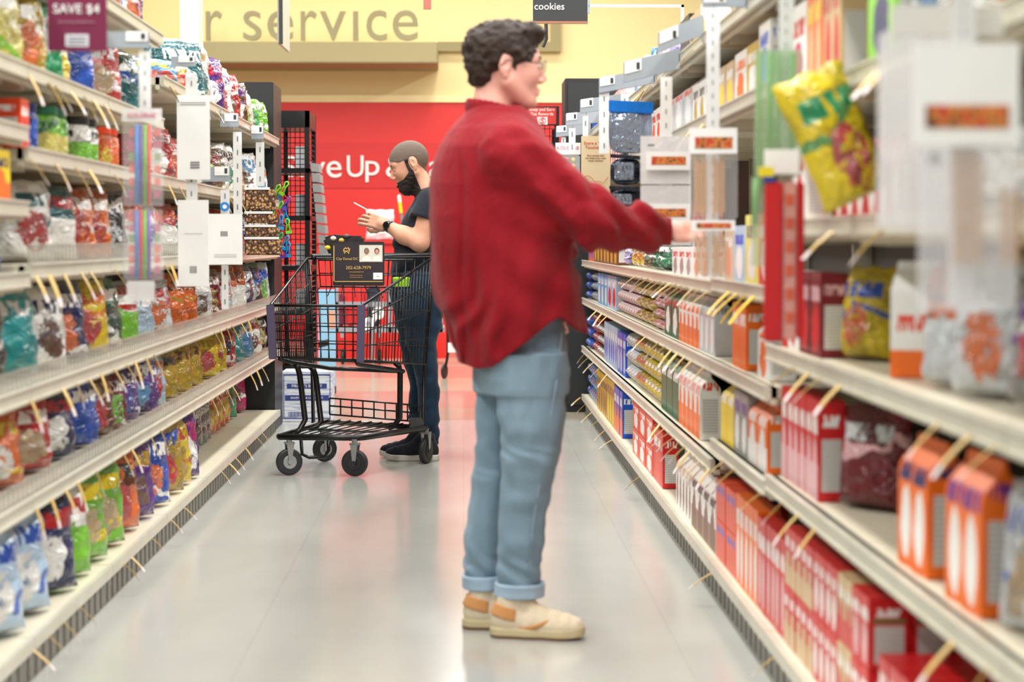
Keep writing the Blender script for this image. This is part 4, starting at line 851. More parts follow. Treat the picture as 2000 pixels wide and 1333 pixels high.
# ---------------------------------------------------------------- overhead signs
bwd = mat('sign_black', (38, 40, 42), .5); brn = mat('sign_brown_edge', (150, 100, 76), .5)
t = thing('aisle_sign', 'black hanging sign reading cookies with brown lower edge', 'aisle sign', P(1094, 42, 12.0))
bxp('sign_board', t, 1041, -70, 1148, 41, 12.0, .02, bwd); bxp('brown_edge', t, 1041, 41, 1148, 46, 12.0, .02, brn)
text('sign_word', 'cookies', .056, card, t, FT(P(1073, 13, 12).x-t.location.x, -.002, P(1073, 13, 12).z-t.location.z))
bxp('hanging_wire', t, 1050, -240, 1052, -70, 12.0, .004, cardg); bxp('hanging_wire', t, 1136, -240, 1138, -70, 12.0, .004, cardg)
bxp('side_bracket', t, 1147, 0, 1152, 26, 12.0, .02, grey); bxp('white_rod', t, 1150, 9, 1336, 14, 12.0, .012, card)
bxp('rod_post', t, 1330, 9, 1336, 60, 12.0, .012, card)
t = thing('sign_support', 'thin dark rod bent behind the cookies sign', 'sign support', P(1065, 48, 13.5))
MB().tube([P(1066, 20, 13.5)-t.location, P(1067, 76, 13.5)-t.location, P(1060, 92, 13.5)-t.location], .012, 8).obj('dark_rod', bwd, t)
MB().tube([P(1066, 20, 13.5)-t.location, P(1066, -190, 13.5)-t.location], .006, 6).obj('hanging_wire', bwd, t)
t = thing('aisle_sign', 'narrow hanging sign seen edge on before the word service', 'aisle sign', P(558, 100, 15.0))
m = MB(); a = [P(547, -150, 14.9), P(547, 84, 14.9), P(566, 102, 15.6), P(566, -150, 15.6)]; m.v = [q-t.location for q in a]+[q-t.location+Vector((-.02, 0, 0)) for q in a]
m.f = [(0, 1, 2, 3), (7, 6, 5, 4), (0, 4, 5, 1), (1, 5, 6, 2), (2, 6, 7, 3), (3, 7, 4, 0)]; m.obj('sign_board', mat('sign_grey_face', (178, 174, 158), .5), t)
bxp('dark_front_edge', t, 545, -150, 551, 86, 14.88, .02, bwd)
t = thing('hanging_tab', 'small dusty red tab hanging at the top edge', 'hanging tab', P(835, 18, 14)); bxp('tab', t, 827, -60, 842, 18, 14, .02, mat('dusty_red', (178, 100, 88), .6)); bxp('hanging_wire', t, 834, -200, 835, -60, 14, .004, bwd)
# ---------------------------------------------------------------- black wire display tower
t = thing('display_tower', 'tall black wire display tower at the end of the left rack', 'display rack', P(575, 820, 13.75)); t.location.z = 0
o_ = t.location; Yt = 13.75
a = P(538, 216, Yt); c = P(604, 216, Yt); zt = a.z; dpt = .62
def tb(x0, x1, y0, y1, z0, z1, nm, m=blkm, bev=.002): return MB().box((x0-o_.x, y0-o_.y, z0), (x1-o_.x, y1-o_.y, z1)).obj(nm, m, t, bevel=bev)
for xx in (a.x, c.x-.03):
    for yy in (Yt, Yt+dpt-.03): tb(xx, xx+.03, yy, yy+.03, 0, zt, 'post')
tb(a.x, c.x, Yt, Yt+dpt, zt-.11, zt, 'header'); tb(a.x, c.x, Yt, Yt+dpt, .12, .34, 'base_box')
for py in (332, 425, 523, 610, 700):
    z = P(560, py, Yt).z; tb(a.x, c.x, Yt, Yt+dpt, z-.02, z+.012, 'tier')
m = MB()
for k in range(6):
    x = a.x+.03+(c.x-a.x-.06)*k/5
    m.tube([(x-o_.x, .01, .34), (x-o_.x, .01, zt-.11)], .003, 5)
for k in range(44):
    z = .36+(zt-.5)*k/43; m.tube([(a.x-o_.x, .008, z), (c.x-o_.x, .008, z)], .003, 5); m.tube([(c.x-o_.x-.008, 0, z), (c.x-o_.x-.008, dpt, z)], .003, 5)
m.obj('wire_grid', blkm, t)
for k, py in enumerate((372, 300+138, 480, 580)):
    for i, (x0, x1, y0, y1) in enumerate(((576, 602, 286, 331), (576, 602, 380, 423), (577, 604, 476, 522), (578, 604, 566, 610))[k:k+1]):
        q0 = P(x0, y1, Yt+.12); q1 = P(x1-4, y0, Yt+.12); q0.z = P(560, (332, 425, 523, 610)[k], Yt).z+.0135
        o = MB().box((q0.x, Yt+.12, q0.z), (q1.x, Yt+.3, q1.z)).obj('paper_parcel', mat('pale_parcel', (226, 228, 232), .5), None, bevel=.004)
        tag(o, 'pale grey parcel '+'on the '+['topmost', 'second', 'third', 'fourth'][k]+' tier of the tall black tower', 'parcel')
for k in range(9):                                       # grey packs hung one below another on the tower's side
    q = P(612+k*2.0, 318+k*20, Yt-.05)
    o = MB().prism([(-.02, 0), (.035, -.008), (.038, -.064), (-.015, -.058)], 'y', 0, .3).obj('hanging_pack', mat('grey_pack', (146, 144, 142), .5, bump=.5), None, bevel=.003, loc=(q.x, q.y, q.z))
    tag(o, 'grey pouch hung in a column on the side of the black tower', 'hanging pack', 'grey pouches on the side of the tower')
# right tower with the red rewards sign
t = thing('display_tower', 'black wire display rack with a red rewards sign on top', 'display rack', P(1060, 820, 14.4)); t.location.z = 0; o_ = t.location; Yt = 14.4
a = P(1026, 246, Yt); c = P(1092, 246, Yt); zt = a.z; dpt = .5
for xx in (a.x, c.x-.03):
    for yy in (Yt, Yt+dpt-.03): tb(xx, xx+.03, yy, yy+.03, 0, zt, 'post')
m = MB()
for k in range(34):
    z = .3+(zt-.32)*k/33; m.tube([(a.x-o_.x, .008, z), (c.x-o_.x, .008, z)], .003, 5)
for k in range(6):
    x = a.x+.03+(c.x-a.x-.06)*k/5; m.tube([(x-o_.x, .01, .3), (x-o_.x, .01, zt)], .003, 5)
m.obj('wire_grid', blkm, t)
for z in (.25, .6, .95, 1.3, 1.65): tb(a.x, c.x, Yt, Yt+dpt, z, z+.02, 'tier')
fr = bxp('sign_frame', t, 1026, 208, 1092, 246, Yt, .02, blk, dy=-.02); bxp('red_face', t, 1029, 211, 1086, 243, Yt, .004, mat('sign_red', (216, 52, 40), .4), dy=-.025)
cxw = P(1058, 219, Yt).x-t.location.x; text('sign_word', 'Shop and Earn\nGas Rewards', .030, white, t, FT(cxw, -.027, P(1058, 219, Yt).z)); bxp('white_square', t, 1049, 229, 1069, 244, Yt, .002, white, dy=-.028)
w_ = P(1059, 236.5, Yt); cx_, cz_ = w_.x-t.location.x, w_.z
MB().tube([(cx_+.022*math.cos(q*PI/8), -.03, cz_+.022*math.sin(q*PI/8)) for q in range(16)], .0022, 6, True).obj('round_mark', mat('sign_red', (216, 52, 40), .4), t)
MB().tube([(cx_+.012, -.03, cz_+.011), (cx_, -.03, cz_+.014), (cx_-.009, -.03, cz_+.006), (cx_, -.03, cz_), (cx_+.009, -.03, cz_-.006), (cx_, -.03, cz_-.014), (cx_-.012, -.03, cz_-.011)], .0035, 6).obj('curved_mark', mat('sign_red', (216, 52, 40), .4), t)
# ---------------------------------------------------------------- carton of puffs on the floor
pw = bpy.data.materials.new('carton_planks'); b = NB(pw); g = b.coord('Object'); s_ = b.sep(g)
ln = b.step(b.noise(b.mapv(g, (4, 4, 60)), 1, 3, .6, .8), .52, .55)
b.fin(b.mix(b.m('MULTIPLY', ln, .45), lin((216, 220, 226)), lin((70, 90, 150))), .5)
t = thing('shipping_carton', 'white carton printed in blue on the floor behind the cart', 'carton', P(602, 821, 13.0)); t.location.z = 0
q0 = P(551, 822, 13.0); q1 = P(654, 724, 13.0); t.location.y = 13.40; Yc = 13.40
q0 = P(551, 818, Yc); q1 = P(648, 726, Yc); cb = MB().box((q0.x-t.location.x, 0, 0), (q1.x-t.location.x, .3, q1.z)).obj('carton_body', pw, t, bevel=.003)
bl = mat('carton_blue', (44, 62, 130), .5); H = q1.z; W_ = q1.x-q0.x; x0_ = q0.x-t.location.x
for nm, b0, b1 in (('blue_rule', (.03, .92), (.97, .945)), ('blue_rule', (.03, .06), (.97, .08)), ('blue_rule', (.03, .06), (.045, .945)), ('blue_rule', (.955, .06), (.97, .945)), ('blue_band', (.06, .42), (.94, .53)), ('name_plate', (.1, .66), (.9, .76))):
    MB().box((x0_+b0[0]*W_, -.002, b0[1]*H), (x0_+b1[0]*W_, -.0003, b1[1]*H)).obj(nm, bl, t)
text('carton_word', "PIRATE'S BOOTY", .026, white, t, FT(x0_+W_/2, -.003, .71*H)); text('carton_word', 'BAKED RICE & CORN PUFFS', .0165, white, t, FT(x0_+W_/2, -.003, .475*H))
m = MB()
for k in range(16): m.box((x0_+.04+k*.0075, -.002, .1*H), (x0_+.043+k*.0075+(k % 3)*.001, -.0003, .2*H))
m.obj('barcode', bl, t)
# light blue display board and clutter behind the cart
o = thing('display_board', 'light blue standing board with a picture seen through the cart', 'display board', P(640, 700, 15.6)); o.location.z = 0
bxp('board_panel', o, 622, 566, 655, 755, 15.6, .03, mat('pale_blue_board', (140, 192, 222), .5)); bxp('picture', o, 641, 607, 654, 642, 15.6, .002, mat('peach_print', (216, 160, 130), .5), dy=-.003)
bxp('board_foot', o, 622, 755, 655, 770, 15.6, .12, blk); o.children[2].location.z += 0
bxp('dark_label', o, 622, 668, 642, 680, 15.6, .002, blk, dy=-.003, sk=.02)
bagr = [(655, 575, 672, 655, (120, 30, 60), 'wine coloured'), (675, 565, 690, 650, (214, 34, 34), 'bright red'), (694, 568, 712, 652, (206, 30, 30), 'scarlet'), (716, 560, 742, 640, (26, 30, 50), 'navy')]
t = thing('sorting_trolley', 'grey wheeled trolley frame far behind the cart', 'trolley', P(760, 700, 19.5)); t.location.z = 0; gm = mat('grey_trolley_metal', (150, 156, 162), .4, .3)
bxp('rail', t, 650, 590, 868, 600, 19.5, .03, gm); bxp('rail', t, 650, 640, 868, 650, 19.5, .5, gm)
for x in (654, 758, 858): bxp('post', t, x, 560, x+7, 650, 19.5, .03, gm)
for x in (668, 740, 850):
    q = P(x, 660, 19.5)-t.location; MB().lathe([(.01, -.02), (.06, -.018), (.075, 0), (.06, .018), (.01, .02)], 20, Matrix.Translation((q.x, .1, .075)) @ Matrix.Rotation(PI/2, 4, 'Y')).obj('wheel', blk, t, smooth=True)
    bxp('caster_fork', t, x-3, 648, x+3, 660, 19.5, .04, gm)
for x0, y0, x1, y1, c_, nm in bagr:
    q0 = P(x0, y1, 19.62); q1 = P(x1-1, y0, 19.62)
    ob_ = MB().box((q0.x, 19.62, P(x0, 640, 19.5).z+.003), (q1.x, 19.9, q1.z)).obj('tote_bin', mat('tote_%d_%d_%d' % c_, c_, .6, bump=.3, bscale=12), None, bevel=.02); tag(ob_, nm+' tote standing on the far grey trolley', 'tote')
t = thing('white_reel', 'pair of white round reels far behind the cart', 'reel', P(728, 640, 18.8)); 
for x, y in ((719, 632), (739, 612)):
    q = P(x, y, 18.8)-t.location; MB().lathe([(.015, -.02), (.055, -.02), (.055, .02), (.015, .02)], 24, Matrix.Translation(q) @ Matrix.Rotation(PI/2, 4, 'X')).obj('reel_disc', card, t); MB().lathe([(.02, -.025), (.02, .025)], 16, Matrix.Translation(q) @ Matrix.Rotation(PI/2, 4, 'X')).obj('reel_hub', grey, t)
MB().tube([P(712, 645, 18.8)-t.location, P(745, 608, 18.8)-t.location], .02, 8).obj('reel_arm', card, t); q = P(728, 625, 18.8)-t.location; MB().tube([q, (q.x, 0, -t.location.z)], .012, 8).obj('reel_stand', gm, t)
# caster corner of a second cart beyond the shoppers
t = thing('shopping_cart', 'far cart corner with one caster seen between the two men', 'shopping cart', P(868, 724, 17.6)); t.location.z = 0; q = P(868, 724, 17.6)
MB().lathe([(.01, -.012), (.05, -.012), (.062, -.008), (.062, .008), (.05, .012), (.01, .012)], 24, Matrix.Translation((0, 0, .062)) @ Matrix.Rotation(1.2, 4, 'Z') @ Matrix.Rotation(PI/2, 4, 'X')).obj('caster_wheel', blk, t, smooth=False)
MB().tube([(0, .0, .062), (.02, 0, .15), (.03, 0, .22)], .012, 8).obj('caster_fork', blkm, t); MB().tube([(.03, 0, .22), (.03, .02, .55), (.04, .05, .95)], .014, 8).obj('side_post', blkm, t); MB().tube([(.03, 0, .26), (.5, .1, .27)], .014, 8).obj('base_rail', blkm, t)
m = MB()
for k in range(10): m.tube([(.04, .02, .5+k*.045), (.5, .12, .5+k*.045)], .003, 5)
for k in range(9): m.tube([(.04+k*.055, .02+k*.012, .5), (.04+k*.055, .02+k*.012, .93)], .003, 5)
m.obj('wire_basket', blkm, t)
MB().box((.03, -.02, .22), (.16, 0, .30)).obj('base_bumper', card, t)
# counter behind with a white plastic bag
t = thing('service_counter', 'low counter under the red wall behind the cart', 'counter', (P(690, 470, 20.6).x, 20.4, 0)); q = P(600, 470, 20.6); q2 = P(872, 470, 20.6)
MB().box((q.x-t.location.x, .2, 0), (q2.x-t.location.x, .8, q.z-.03)).obj('counter_body', red, t); MB().box((q.x-t.location.x-.02, .16, q.z-.03), (q2.x-t.location.x+.02, .84, q.z)).obj('counter_top', red2, t)
# ---------------------------------------------------------------- people
def tabfn(tab, Y, yc, bt, p=2.3, fac=.72):
    """tab: rows (photo y, left x, right x) giving a body outline at depth Y; yc: centre depth, bt: (photo y, half depth)"""
    zs = np.array([P(r[1], r[0], Y).z for r in tab]); l = np.array([P(r[1], r[0], Y).x for r in tab]); r_ = np.array([P(r[2], r[0], Y).x for r in tab])
    bz = np.array([P(900, r[0], Y).z for r in bt]); bb = np.array([r[1] for r in bt])
    yz = None
    o = np.argsort(zs); zs, l, r_ = zs[o], l[o], r_[o]; o = np.argsort(bz); bz, bb = bz[o], bb[o]
    if not np.isscalar(yc):
        cz = np.array([P(900, q[0], Y).z for q in yc]); cy = np.array([q[1] for q in yc]); o = np.argsort(cz); cz, cy = cz[o], cy[o]
    def f(Q):
        z = Q[:, 2]; L = np.interp(z, zs, l); R = np.interp(z, zs, r_); a = (R-L)/2; c = (L+R)/2; b = np.interp(z, bz, bb)
        yy = yc if np.isscalar(yc) else np.interp(z, cz, cy)
        u = np.abs(Q[:, 0]-c)/a; v = np.abs(Q[:, 1]-yy)/b
        d = ((u**p+v**p)**(1/p)-1)*np.minimum(a, b)*fac
        return np.maximum(d, np.maximum(z-zs[-1], zs[0]-z))
    return f
def frame(fwd, up):
    f = Vector(fwd).normalized(); u = Vector(up); s = u.cross(f).normalized(); u = f.cross(s).normalized()
    return np.array([[f.x, s.x, u.x], [f.y, s.y, u.y], [f.z, s.z, u.z]])
def head_sdf(c, R, sc=1., neck=None, ear_x=-.018, full=True):
    c = V3(c)
    def f(Q):
        q = (Q-c) @ R/sc; m = q.copy(); m[:, 1] = np.abs(m[:, 1])
        d = ell(q, (-.008, 0, .030), (.100, .078, .090))
        d = smin(d, ell(q, (.030, 0, -.020), (.062, .061, .088)), .03)
        d = smin(d, cone(m, (-.002, .054, -.048), (.055, .024, -.098), .022, .020), .03)
        d = smin(d, ell(q, (.074, 0, -.100), (.021, .022, .018)), .02); d = smin(d, ell(q, (.066, 0, -.064), (.026, .028, .034)), .015)
        d = smin(d, ell(m, (.056, .034, -.024), (.024, .020, .022)), .03)
        d = smin(d, cone(m, (.082, .008, .026), (.070, .045, .024), .010, .009), .014)
        d = smax(d, -ell(m, (.100, .031, .004), (.020, .018, .013)), .012)
        d = smin(d, ell(m, (.076, .031, .003), (.0135, .0145, .0125)), .002)
        d = smin(d, cone(q, (.086, 0, .012), (.110, 0, -.028), .0075, .0098), .010)
        d = smin(d, ell(m, (.100, .012, -.036), (.012, .008, .008)), .006)
        d = smin(d, cone(m, (.096, 0, -.061), (.084, .018, -.066), .0068, .0035), .006)
        d = smin(d, cone(m, (.094, 0, -.073), (.082, .017, -.072), .0078, .0045), .006)
        d = smax(d, -cone(m, (.104, 0, -.0668), (.092, .016, -.0685), .0020, .0012), .003)
        e = ell(m, (ear_x, .077, -.003), (.018, .010, .030)); e = smax(e, -ell(m, (ear_x+.003, .088, .002), (.010, .008, .017)), .004)
        e = smin(e, ell(m, (ear_x+.004, .075, -.032), (.010, .007, .010)), .006)
        d = smin(d, e, .006)
        if neck is not None: d = smin(d*sc, chain(Q, neck[0], neck[1], .02), .018)/sc
        return d*sc
    return f
def hand_sdf(wrist, R, sc=1., curl=.4, spread=.12, side=1):
    """hand in its own frame: x along the fingers, y across (thumb side = side), z out of the back"""
    c = V3(wrist); segs = []
    fl = [(.030, .105, .040, .026, .021), (.010, .110, .044, .029, .023), (-.011, .105, .041, .027, .022), (-.030, .096, .032, .021, .019)]
    for k, (y, x0, a, b_, e) in enumerate(fl):
        cu = curl*(1+.12*k) if np.isscalar(curl) else curl[k]; ang = 0; p = np.array((x0-.015, y*side, 0.)); pts = [p]; dr = (1.5-k)*spread*side*.5
        for j, L in enumerate((a, b_, e)):
            ang += cu*(.8 if j == 0 else 1.1)
            p = p+L*np.array((math.cos(ang)*math.cos(dr), math.cos(ang)*math.sin(dr), -math.sin(ang))); pts.append(p)
        segs.append((pts, (.0095, .0088, .0080, .0068)))
    th = [(.028, .024*side, -.004), (.055, .047*side, -.020), (.085, .055*side, -.034), (.108, .050*side, -.044)]
    def f(Q):
        q = (Q-c) @ R/sc
        d = rbox(q, (.055, 0, -.002), (.050, .040, .013), .012)
        d = smin(d, cone(q, (-.04, 0, 0), (.03, 0, 0), .026, .024), .02)
        d = smin(d, ell(q, (.035, .022*side, -.012), (.030, .018, .014)), .012)
        d = smin(d, chain(q, th, (.014, .0115, .0100, .0078), .004), .008)
        g = None
        for pts, rs in segs:
            e = chain(q, pts, rs, .003); g = e if g is None else np.minimum(g, e)
        return smin(d, g, .006)*sc
    return f
def shoe_parts(loc, ang, sc, root, upper, sole, lace, nm='shoe', tongue=None):
    M4 = Matrix.Translation(loc) @ Matrix.Rotation(ang, 4, 'Z') @ Matrix.Scale(sc, 4)
    def up(Q):
        m = Q
        d = ell(m, (.222, .0, .038), (.062, .046, .036)); d = smin(d, ell(m, (.14, 0, .046), (.085, .042, .046)), .03)
        d = smin(d, ell(m, (.052, 0, .052), (.050, .037, .052)), .03); d = smin(d, cone(m, (.058, 0, .06), (.062, 0, .118), .040, .041), .02)
        d = smin(d, cone(m, (.150, 0, .066), (.098, 0, .118), .022, .026), .02)
        d = smax(d, -cone(m, (.064, 0, .100), (.068, 0, .16), .030, .034), .006)
        d = d+.0012*np.sin(m[:, 0]*180)*(m[:, 0] > .1)*(m[:, 2] > .05)
        return np.maximum(d, .014-m[:, 2])
    def so(Q):
        q = Q.copy(); q[:, 2] = 0
        d2 = chain(q, ((.040, 0, 0), (.12, -.002, 0), (.215, .002, 0), (.247, 0, 0)), (.041, .038, .046, .040), .02)
        z = Q[:, 2]-.012*np.clip((Q[:, 0]-.2)/.09, 0, 1)**2
        return np.maximum(smax(d2, np.abs(z-.016)-.016, .006), -Q[:, 2])
    s = link(nm, skin_mesh([(up, (-.01, -.07, 0), (.31, .07, .15), .0034)]), upper, root); s.data.transform(M4)
    t = link('sole', skin_mesh([(so, (-.01, -.07, -.006), (.31, .07, .05), .0034)]), sole, s); t.data.transform(M4)
    m = MB()
    for k in range(5):
        x = .112+k*.022; z = .098-k*.0105
        m.tube([(x, -.024, z-.012), (x+.004, -.010, z+.004), (x+.004, .010, z+.004), (x, .024, z-.012)], .0028, 6)
    l = m.obj('laces', lace, s, smooth=True); l.data.transform(M4)
    return s
def skin_mesh(parts):
    o = skin('tmp', parts); me = o.data; bpy.data.objects.remove(o); return me
def skinmat(name, c):
    m = bpy.data.materials.new(name); b = NB(m); co = b.coord('Object'); n = b.noise(co, 30, 3)
    b.fin(b.mix(n, lin(c), lin((c[0]*.93, c[1]*.84, c[2]*.82))), .5, 0, .4); b.b.inputs['Subsurface Weight'].default_value = .12
    b.b.inputs['Subsurface Radius'].default_value = (.02, .008, .004); b.b.inputs['Subsurface Scale'].default_value = .3
    b.bump(b.noise(co, 220, 2), .08, .002); return m
def cloth(name, c, c2, scale=700, var=3, stretch=(1, 1, 1), st=.25):
    m = bpy.data.materials.new(name); b = NB(m); co = b.coord('Object')
    n = b.noise(b.mapv(co, stretch), var, 4, .6); f = b.noise(co, scale, 2)
    b.fin(b.mix(b.m('ADD', b.m('MULTIPLY', n, .75), b.m('MULTIPLY', f, .25)), lin(c), lin(c2)), .85, 0, .2); b.b.inputs['Sheen Weight'].default_value = .08
    w_ = b.noise(b.mapv(co, (1, 1, .55)), 22, 4, .6, .8); b.bump(b.m('ADD', b.m('MULTIPLY', w_, 3.0), b.m('MULTIPLY', f, .25)), st, .006); return m
def hairmat(name, c, c2, sc=90):
    m = bpy.data.materials.new(name); b = NB(m); co = b.coord('Object'); n = b.noise(b.mapv(co, (1, 1, .5)), sc, 4, .7, 1.5)
    b.fin(b.mix(n, lin(c), lin(c2)), .6, 0, .35); b.bump(n, .8, .006); return m
# ---- the man in the red shirt
YR = 6.15
def mp(x, y, dy=0): return tuple(P(x, y, YR+dy))
skA = skinmat('pale_skin', (228, 176, 160)); redc = cloth('red_corduroy', (118, 10, 22), (146, 16, 30), var=5, st=.5)
den = cloth('light_denim', (96, 122, 140), (136, 158, 172), var=9, stretch=(1, 1, .35)); den2 = cloth('denim_cuff_light', (142, 166, 188), (166, 186, 202), var=12)
hcA = P(990, 130, YR); RA = frame((1, .14, -.06), (0.0, 0, 1)); hfA = head_sdf(hcA, RA, 1.0, neck=((mp(964, 165), mp(960, 215), mp(958, 250)), (.052, .056, .062)))
wristA = np.array(mp(1318, 453, -.03)); RHA = frame((1, .02, .02), (.0, -.75, .66))
handA = hand_sdf(wristA-np.array((.012, 0, 0)), RHA, .92, curl=(.25, .35, .42, .5), side=1)
Sh, El, Wr = mp(1000, 306, -.17), mp(1168, 434, -.15), mp(1300, 453, -.04)
Sh2, El2, Wr2 = mp(990, 306, .19), mp(1010, 470, .22), mp(1062, 590, .20)
def coreA(Q):
    d = chain(Q, (mp(975, 250), mp(975, 330), mp(985, 480), mp(1010, 640)), (.07, .13, .125, .10), .04)
    d = smin(d, chain(Q, (Sh, El, Wr), (.055, .042, .023), .02), .03); d = smin(d, chain(Q, (Sh2, El2, Wr2), (.055, .042, .028), .02), .03)
    d = smin(d, chain(Q, (mp(1015, 660, -.06), mp(1030, 880, -.07), mp(1016, 1190, -.05)), (.07, .048, .034), .03), .04)
    return smin(d, chain(Q, (mp(985, 660, .08), mp(965, 880, .1), mp(944, 1180, .11)), (.07, .048, .034), .03), .04)
handA2 = hand_sdf(V3(Wr2), frame((.35, .05, -.9), (0, 1, 0)), .92, curl=.5, side=1)
man = skin('person', [(hfA, hcA+Vector((-.13, -.11, -.21)), hcA+Vector((.14, .12, .15)), .0028), (handA, Vector(wristA)+Vector((-.05, -.08, -.10)), Vector(wristA)+Vector((.2, .1, .08)), .0026),
    (handA2, Vector(Wr2)+Vector((-.1, -.1, -.22)), Vector(Wr2)+Vector((.16, .1, .06)), .004), (coreA, (-.25, 5.75, .05), (.7, 6.55, 1.5), .012)], skA)
tag(man, 'person in dark red overshirt and light jeans reaching out to the right shelves', 'person')
tabS = [(206, 926, 1012), (222, 908, 1030), (236, 892, 1044), (255, 876, 1056), (285, 859, 1074), (320, 846, 1092), (360, 838, 1104), (420, 835, 1114), (480, 839, 1122), (540, 848, 1131), (600, 861, 1141), (650, 876, 1149), (730, 898, 1158)]
torso = tabfn(tabS, YR, YR+.01, [(206, .075), (222, .10), (236, .14), (255, .18), (290, .215), (360, .228), (480, .222), (730, .20)], 2.25)
hemx = np.array([P(x, 700, YR).x for x in (860, 900, 930, 960, 1000, 1040, 1070, 1088, 1100, 1120, 1145, 1160)]); hemz = np.array([P(900, y, YR).z for y in (688, 708, 717, 712, 684, 652, 628, 618, 626, 642, 652, 640)])
pxw = P(906, 400, YR).x; zW = lambda y: P(900, y, YR).z
def shirt(Q):
    x, y, z = Q[:, 0], Q[:, 1], Q[:, 2]
    w = vnoise(Q, 7, 3)
    d = torso(Q)
    low = np.clip((zW(330)-z)/.5, 0, 1)
    fold = .007*low*np.sin(x*64+w*5+y*9) + .016*vnoise(Q*np.array((1, 1, .30)), 22, 7)*low*.6 + .013*vnoise(Q*np.array((1, 1, .38)), 14, 5)*(.4+.6*low) + .006*np.sin((x*.55+z)*46+w*3)*np.clip((x-.06)/.15, 0, 1)
    d = d+fold*.8
    near = (y < YR-.02)*np.clip((zW(300)-z)/.06, 0, 1)
    d = d+near*.006*np.exp(-((x-pxw-.010*w)/.007)**2)-near*.004*np.exp(-((x-pxw-.024-.01*w)/.010)**2)
    d = smin(d, cone(Q, mp(975, 262, -.04), mp(1004, 304, -.13), .085, .095), .05)
    a = np.minimum(cone(Q, Sh, El, .098, .080), cone(Q, El, Wr, .080, .040)); t = (x-Sh[0])
    a = smin(cone(Q, Sh, El, .098, .078), smin(cone(Q, El, mp(1250, 447, -.09), .078, .062), cone(Q, mp(1250, 447, -.09), Wr, .062, .036), .03), .04)
    bunch = .0075*np.sin(x*66+z*40+w*3.0)*np.clip((x-.30)/.08, 0, 1)*np.clip((.62-x)/.06, 0, 1)+.008*np.sin((x+z*1.3)*42+w*2)*np.clip((x-.12)/.1, 0, 1)*np.clip((.36-x)/.08, 0, 1)
    a = a+bunch*1.2+.008*vnoise(Q, 16, 9)+.003*vnoise(Q, 40, 4)
    d = smin(d, a, .035)
    d = smin(d, smin(cone(Q, Sh2, El2, .085, .065), cone(Q, El2, Wr2, .062, .045), .03), .05)
    arm_ = (x > Sh[0]+.16)
    hem = np.interp(x, hemx, hemz)+.004*w
    d = np.where(z < 1.0, np.maximum(d, hem-z), d)
    return np.maximum(np.maximum(d, x-Wr[0]-.006), z-zW(208))
sh = skin('shirt', [(shirt, (-.14, 5.82, .78), (.64, 6.48, 1.58), .0056)], redc, man)
cf = skin('cuff', [(lambda Q: np.maximum(np.abs(cone(Q, mp(1284, 451, -.055), mp(1330, 455, -.02), .0385, .0355))-.004, np.abs(Q[:, 0]-Wr[0]+.012)-.028), V3(Wr)-.09, V3(Wr)+.09, .003)], redc, sh)
nk = [mp(960+46*math.cos(q)-0, 216+9*math.cos(q)+(4*math.sin(q)), .072*math.sin(q)) for q in np.linspace(0, 2*PI, 25)[:-1]]
def collar(Q):
    S_ = np.array((1, 1, .42)); d = None
    for k in range(24):
        if k in (0,): continue
        a_, b_ = V3(nk[k])*S_, V3(nk[(k+1) % 24])*S_
        e = cone(Q*S_, a_, b_, .0085, .0085); d = e if d is None else smin(d, e, .004)
    return d
co_ = skin('collar', [(collar, (-.02, 6.03, 1.44), (.25, 6.28, 1.60), .004)], redc, sh)
MB().tube([mp(1000, 262, -.225), mp(985, 300, -.262), mp(976, 350, -.262)], .0012, 6).obj('shoulder_seam', redc, sh)
# jeans
hip = tabfn([(550, 930, 1096), (600, 930, 1098), (660, 926, 1105), (700, 927, 1108), (760, 932, 1108), (800, 945, 1100)], YR, YR+.02, [(550, .14), (600, .15), (760, .165)], 2.3)
legN = tabfn([(690, 950, 1107), (740, 955, 1108), (780, 966, 1106), (830, 974, 1100), (900, 981, 1089), (960, 980, 1076), (1040, 975, 1065), (1100, 972, 1060), (1158, 974, 1057)], YR-.06, [(690, YR-.07), (900, YR-.07), (1158, YR-.03)], [(690, .105), (830, .10), (960, .082), (1158, .070)], 2.3)
legF = tabfn([(690, 928, 1050), (740, 930, 1048), (780, 931, 1040), (830, 930, 1028), (900, 926, 1008), (960, 919, 996), (1040, 910, 984), (1100, 907, 976), (1152, 911, 975)], YR+.1, [(690, YR+.10), (900, YR+.11), (1152, YR+.12)], [(690, .105), (830, .10), (960, .082), (1152, .070)], 2.3)
def jeans(Q):
    w = vnoise(Q*np.array((1, 1, 2.2)), 11, 4); z = Q[:, 2]
    f_ = .0035*w+.003*np.sin(z*95+Q[:, 0]*60+w*4)*(np.exp(-((z-.19)/.05)**2)+.5*np.exp(-((z-.52)/.06)**2))+.003*vnoise(Q*np.array((1.6, 1.6, .6)), 22, 8)+.004*vnoise(Q*np.array((1, 1, .3)), 18, 3)
    d = smin(hip(Q), np.minimum(smin(legN(Q), legF(Q), .004), 9), .02)
    d = np.where(z > zW(770), smin(hip(Q), smin(legN(Q), legF(Q), .02), .03), np.minimum(legN(Q), legF(Q)))
    d = d+f_
    return np.maximum(d, np.maximum(z-zW(560), 0.128-z))
jn = skin('jeans', [(jeans, (-.03, 5.92, .11), (.35, 6.42, 1.0), .0055)], den, man)
for leg, y0 in ((legN, YR-.03), (legF, YR+.12)):
    def cuffj(Q, leg=leg):
        q = Q.copy(); q[:, 2] = np.clip(q[:, 2], P(900, 1148, YR).z, 9)
        d = leg(q)-.004; w = vnoise(Q, 20, 2)*.002
        return np.maximum(np.abs(d+w)-.0045, np.abs(Q[:, 2]-.136)-.021)
    c_ = skin('cuff', [(cuffj, (-.03, y0-.12, .10), (.30, y0+.12, .175), .0036)], den2, jn)
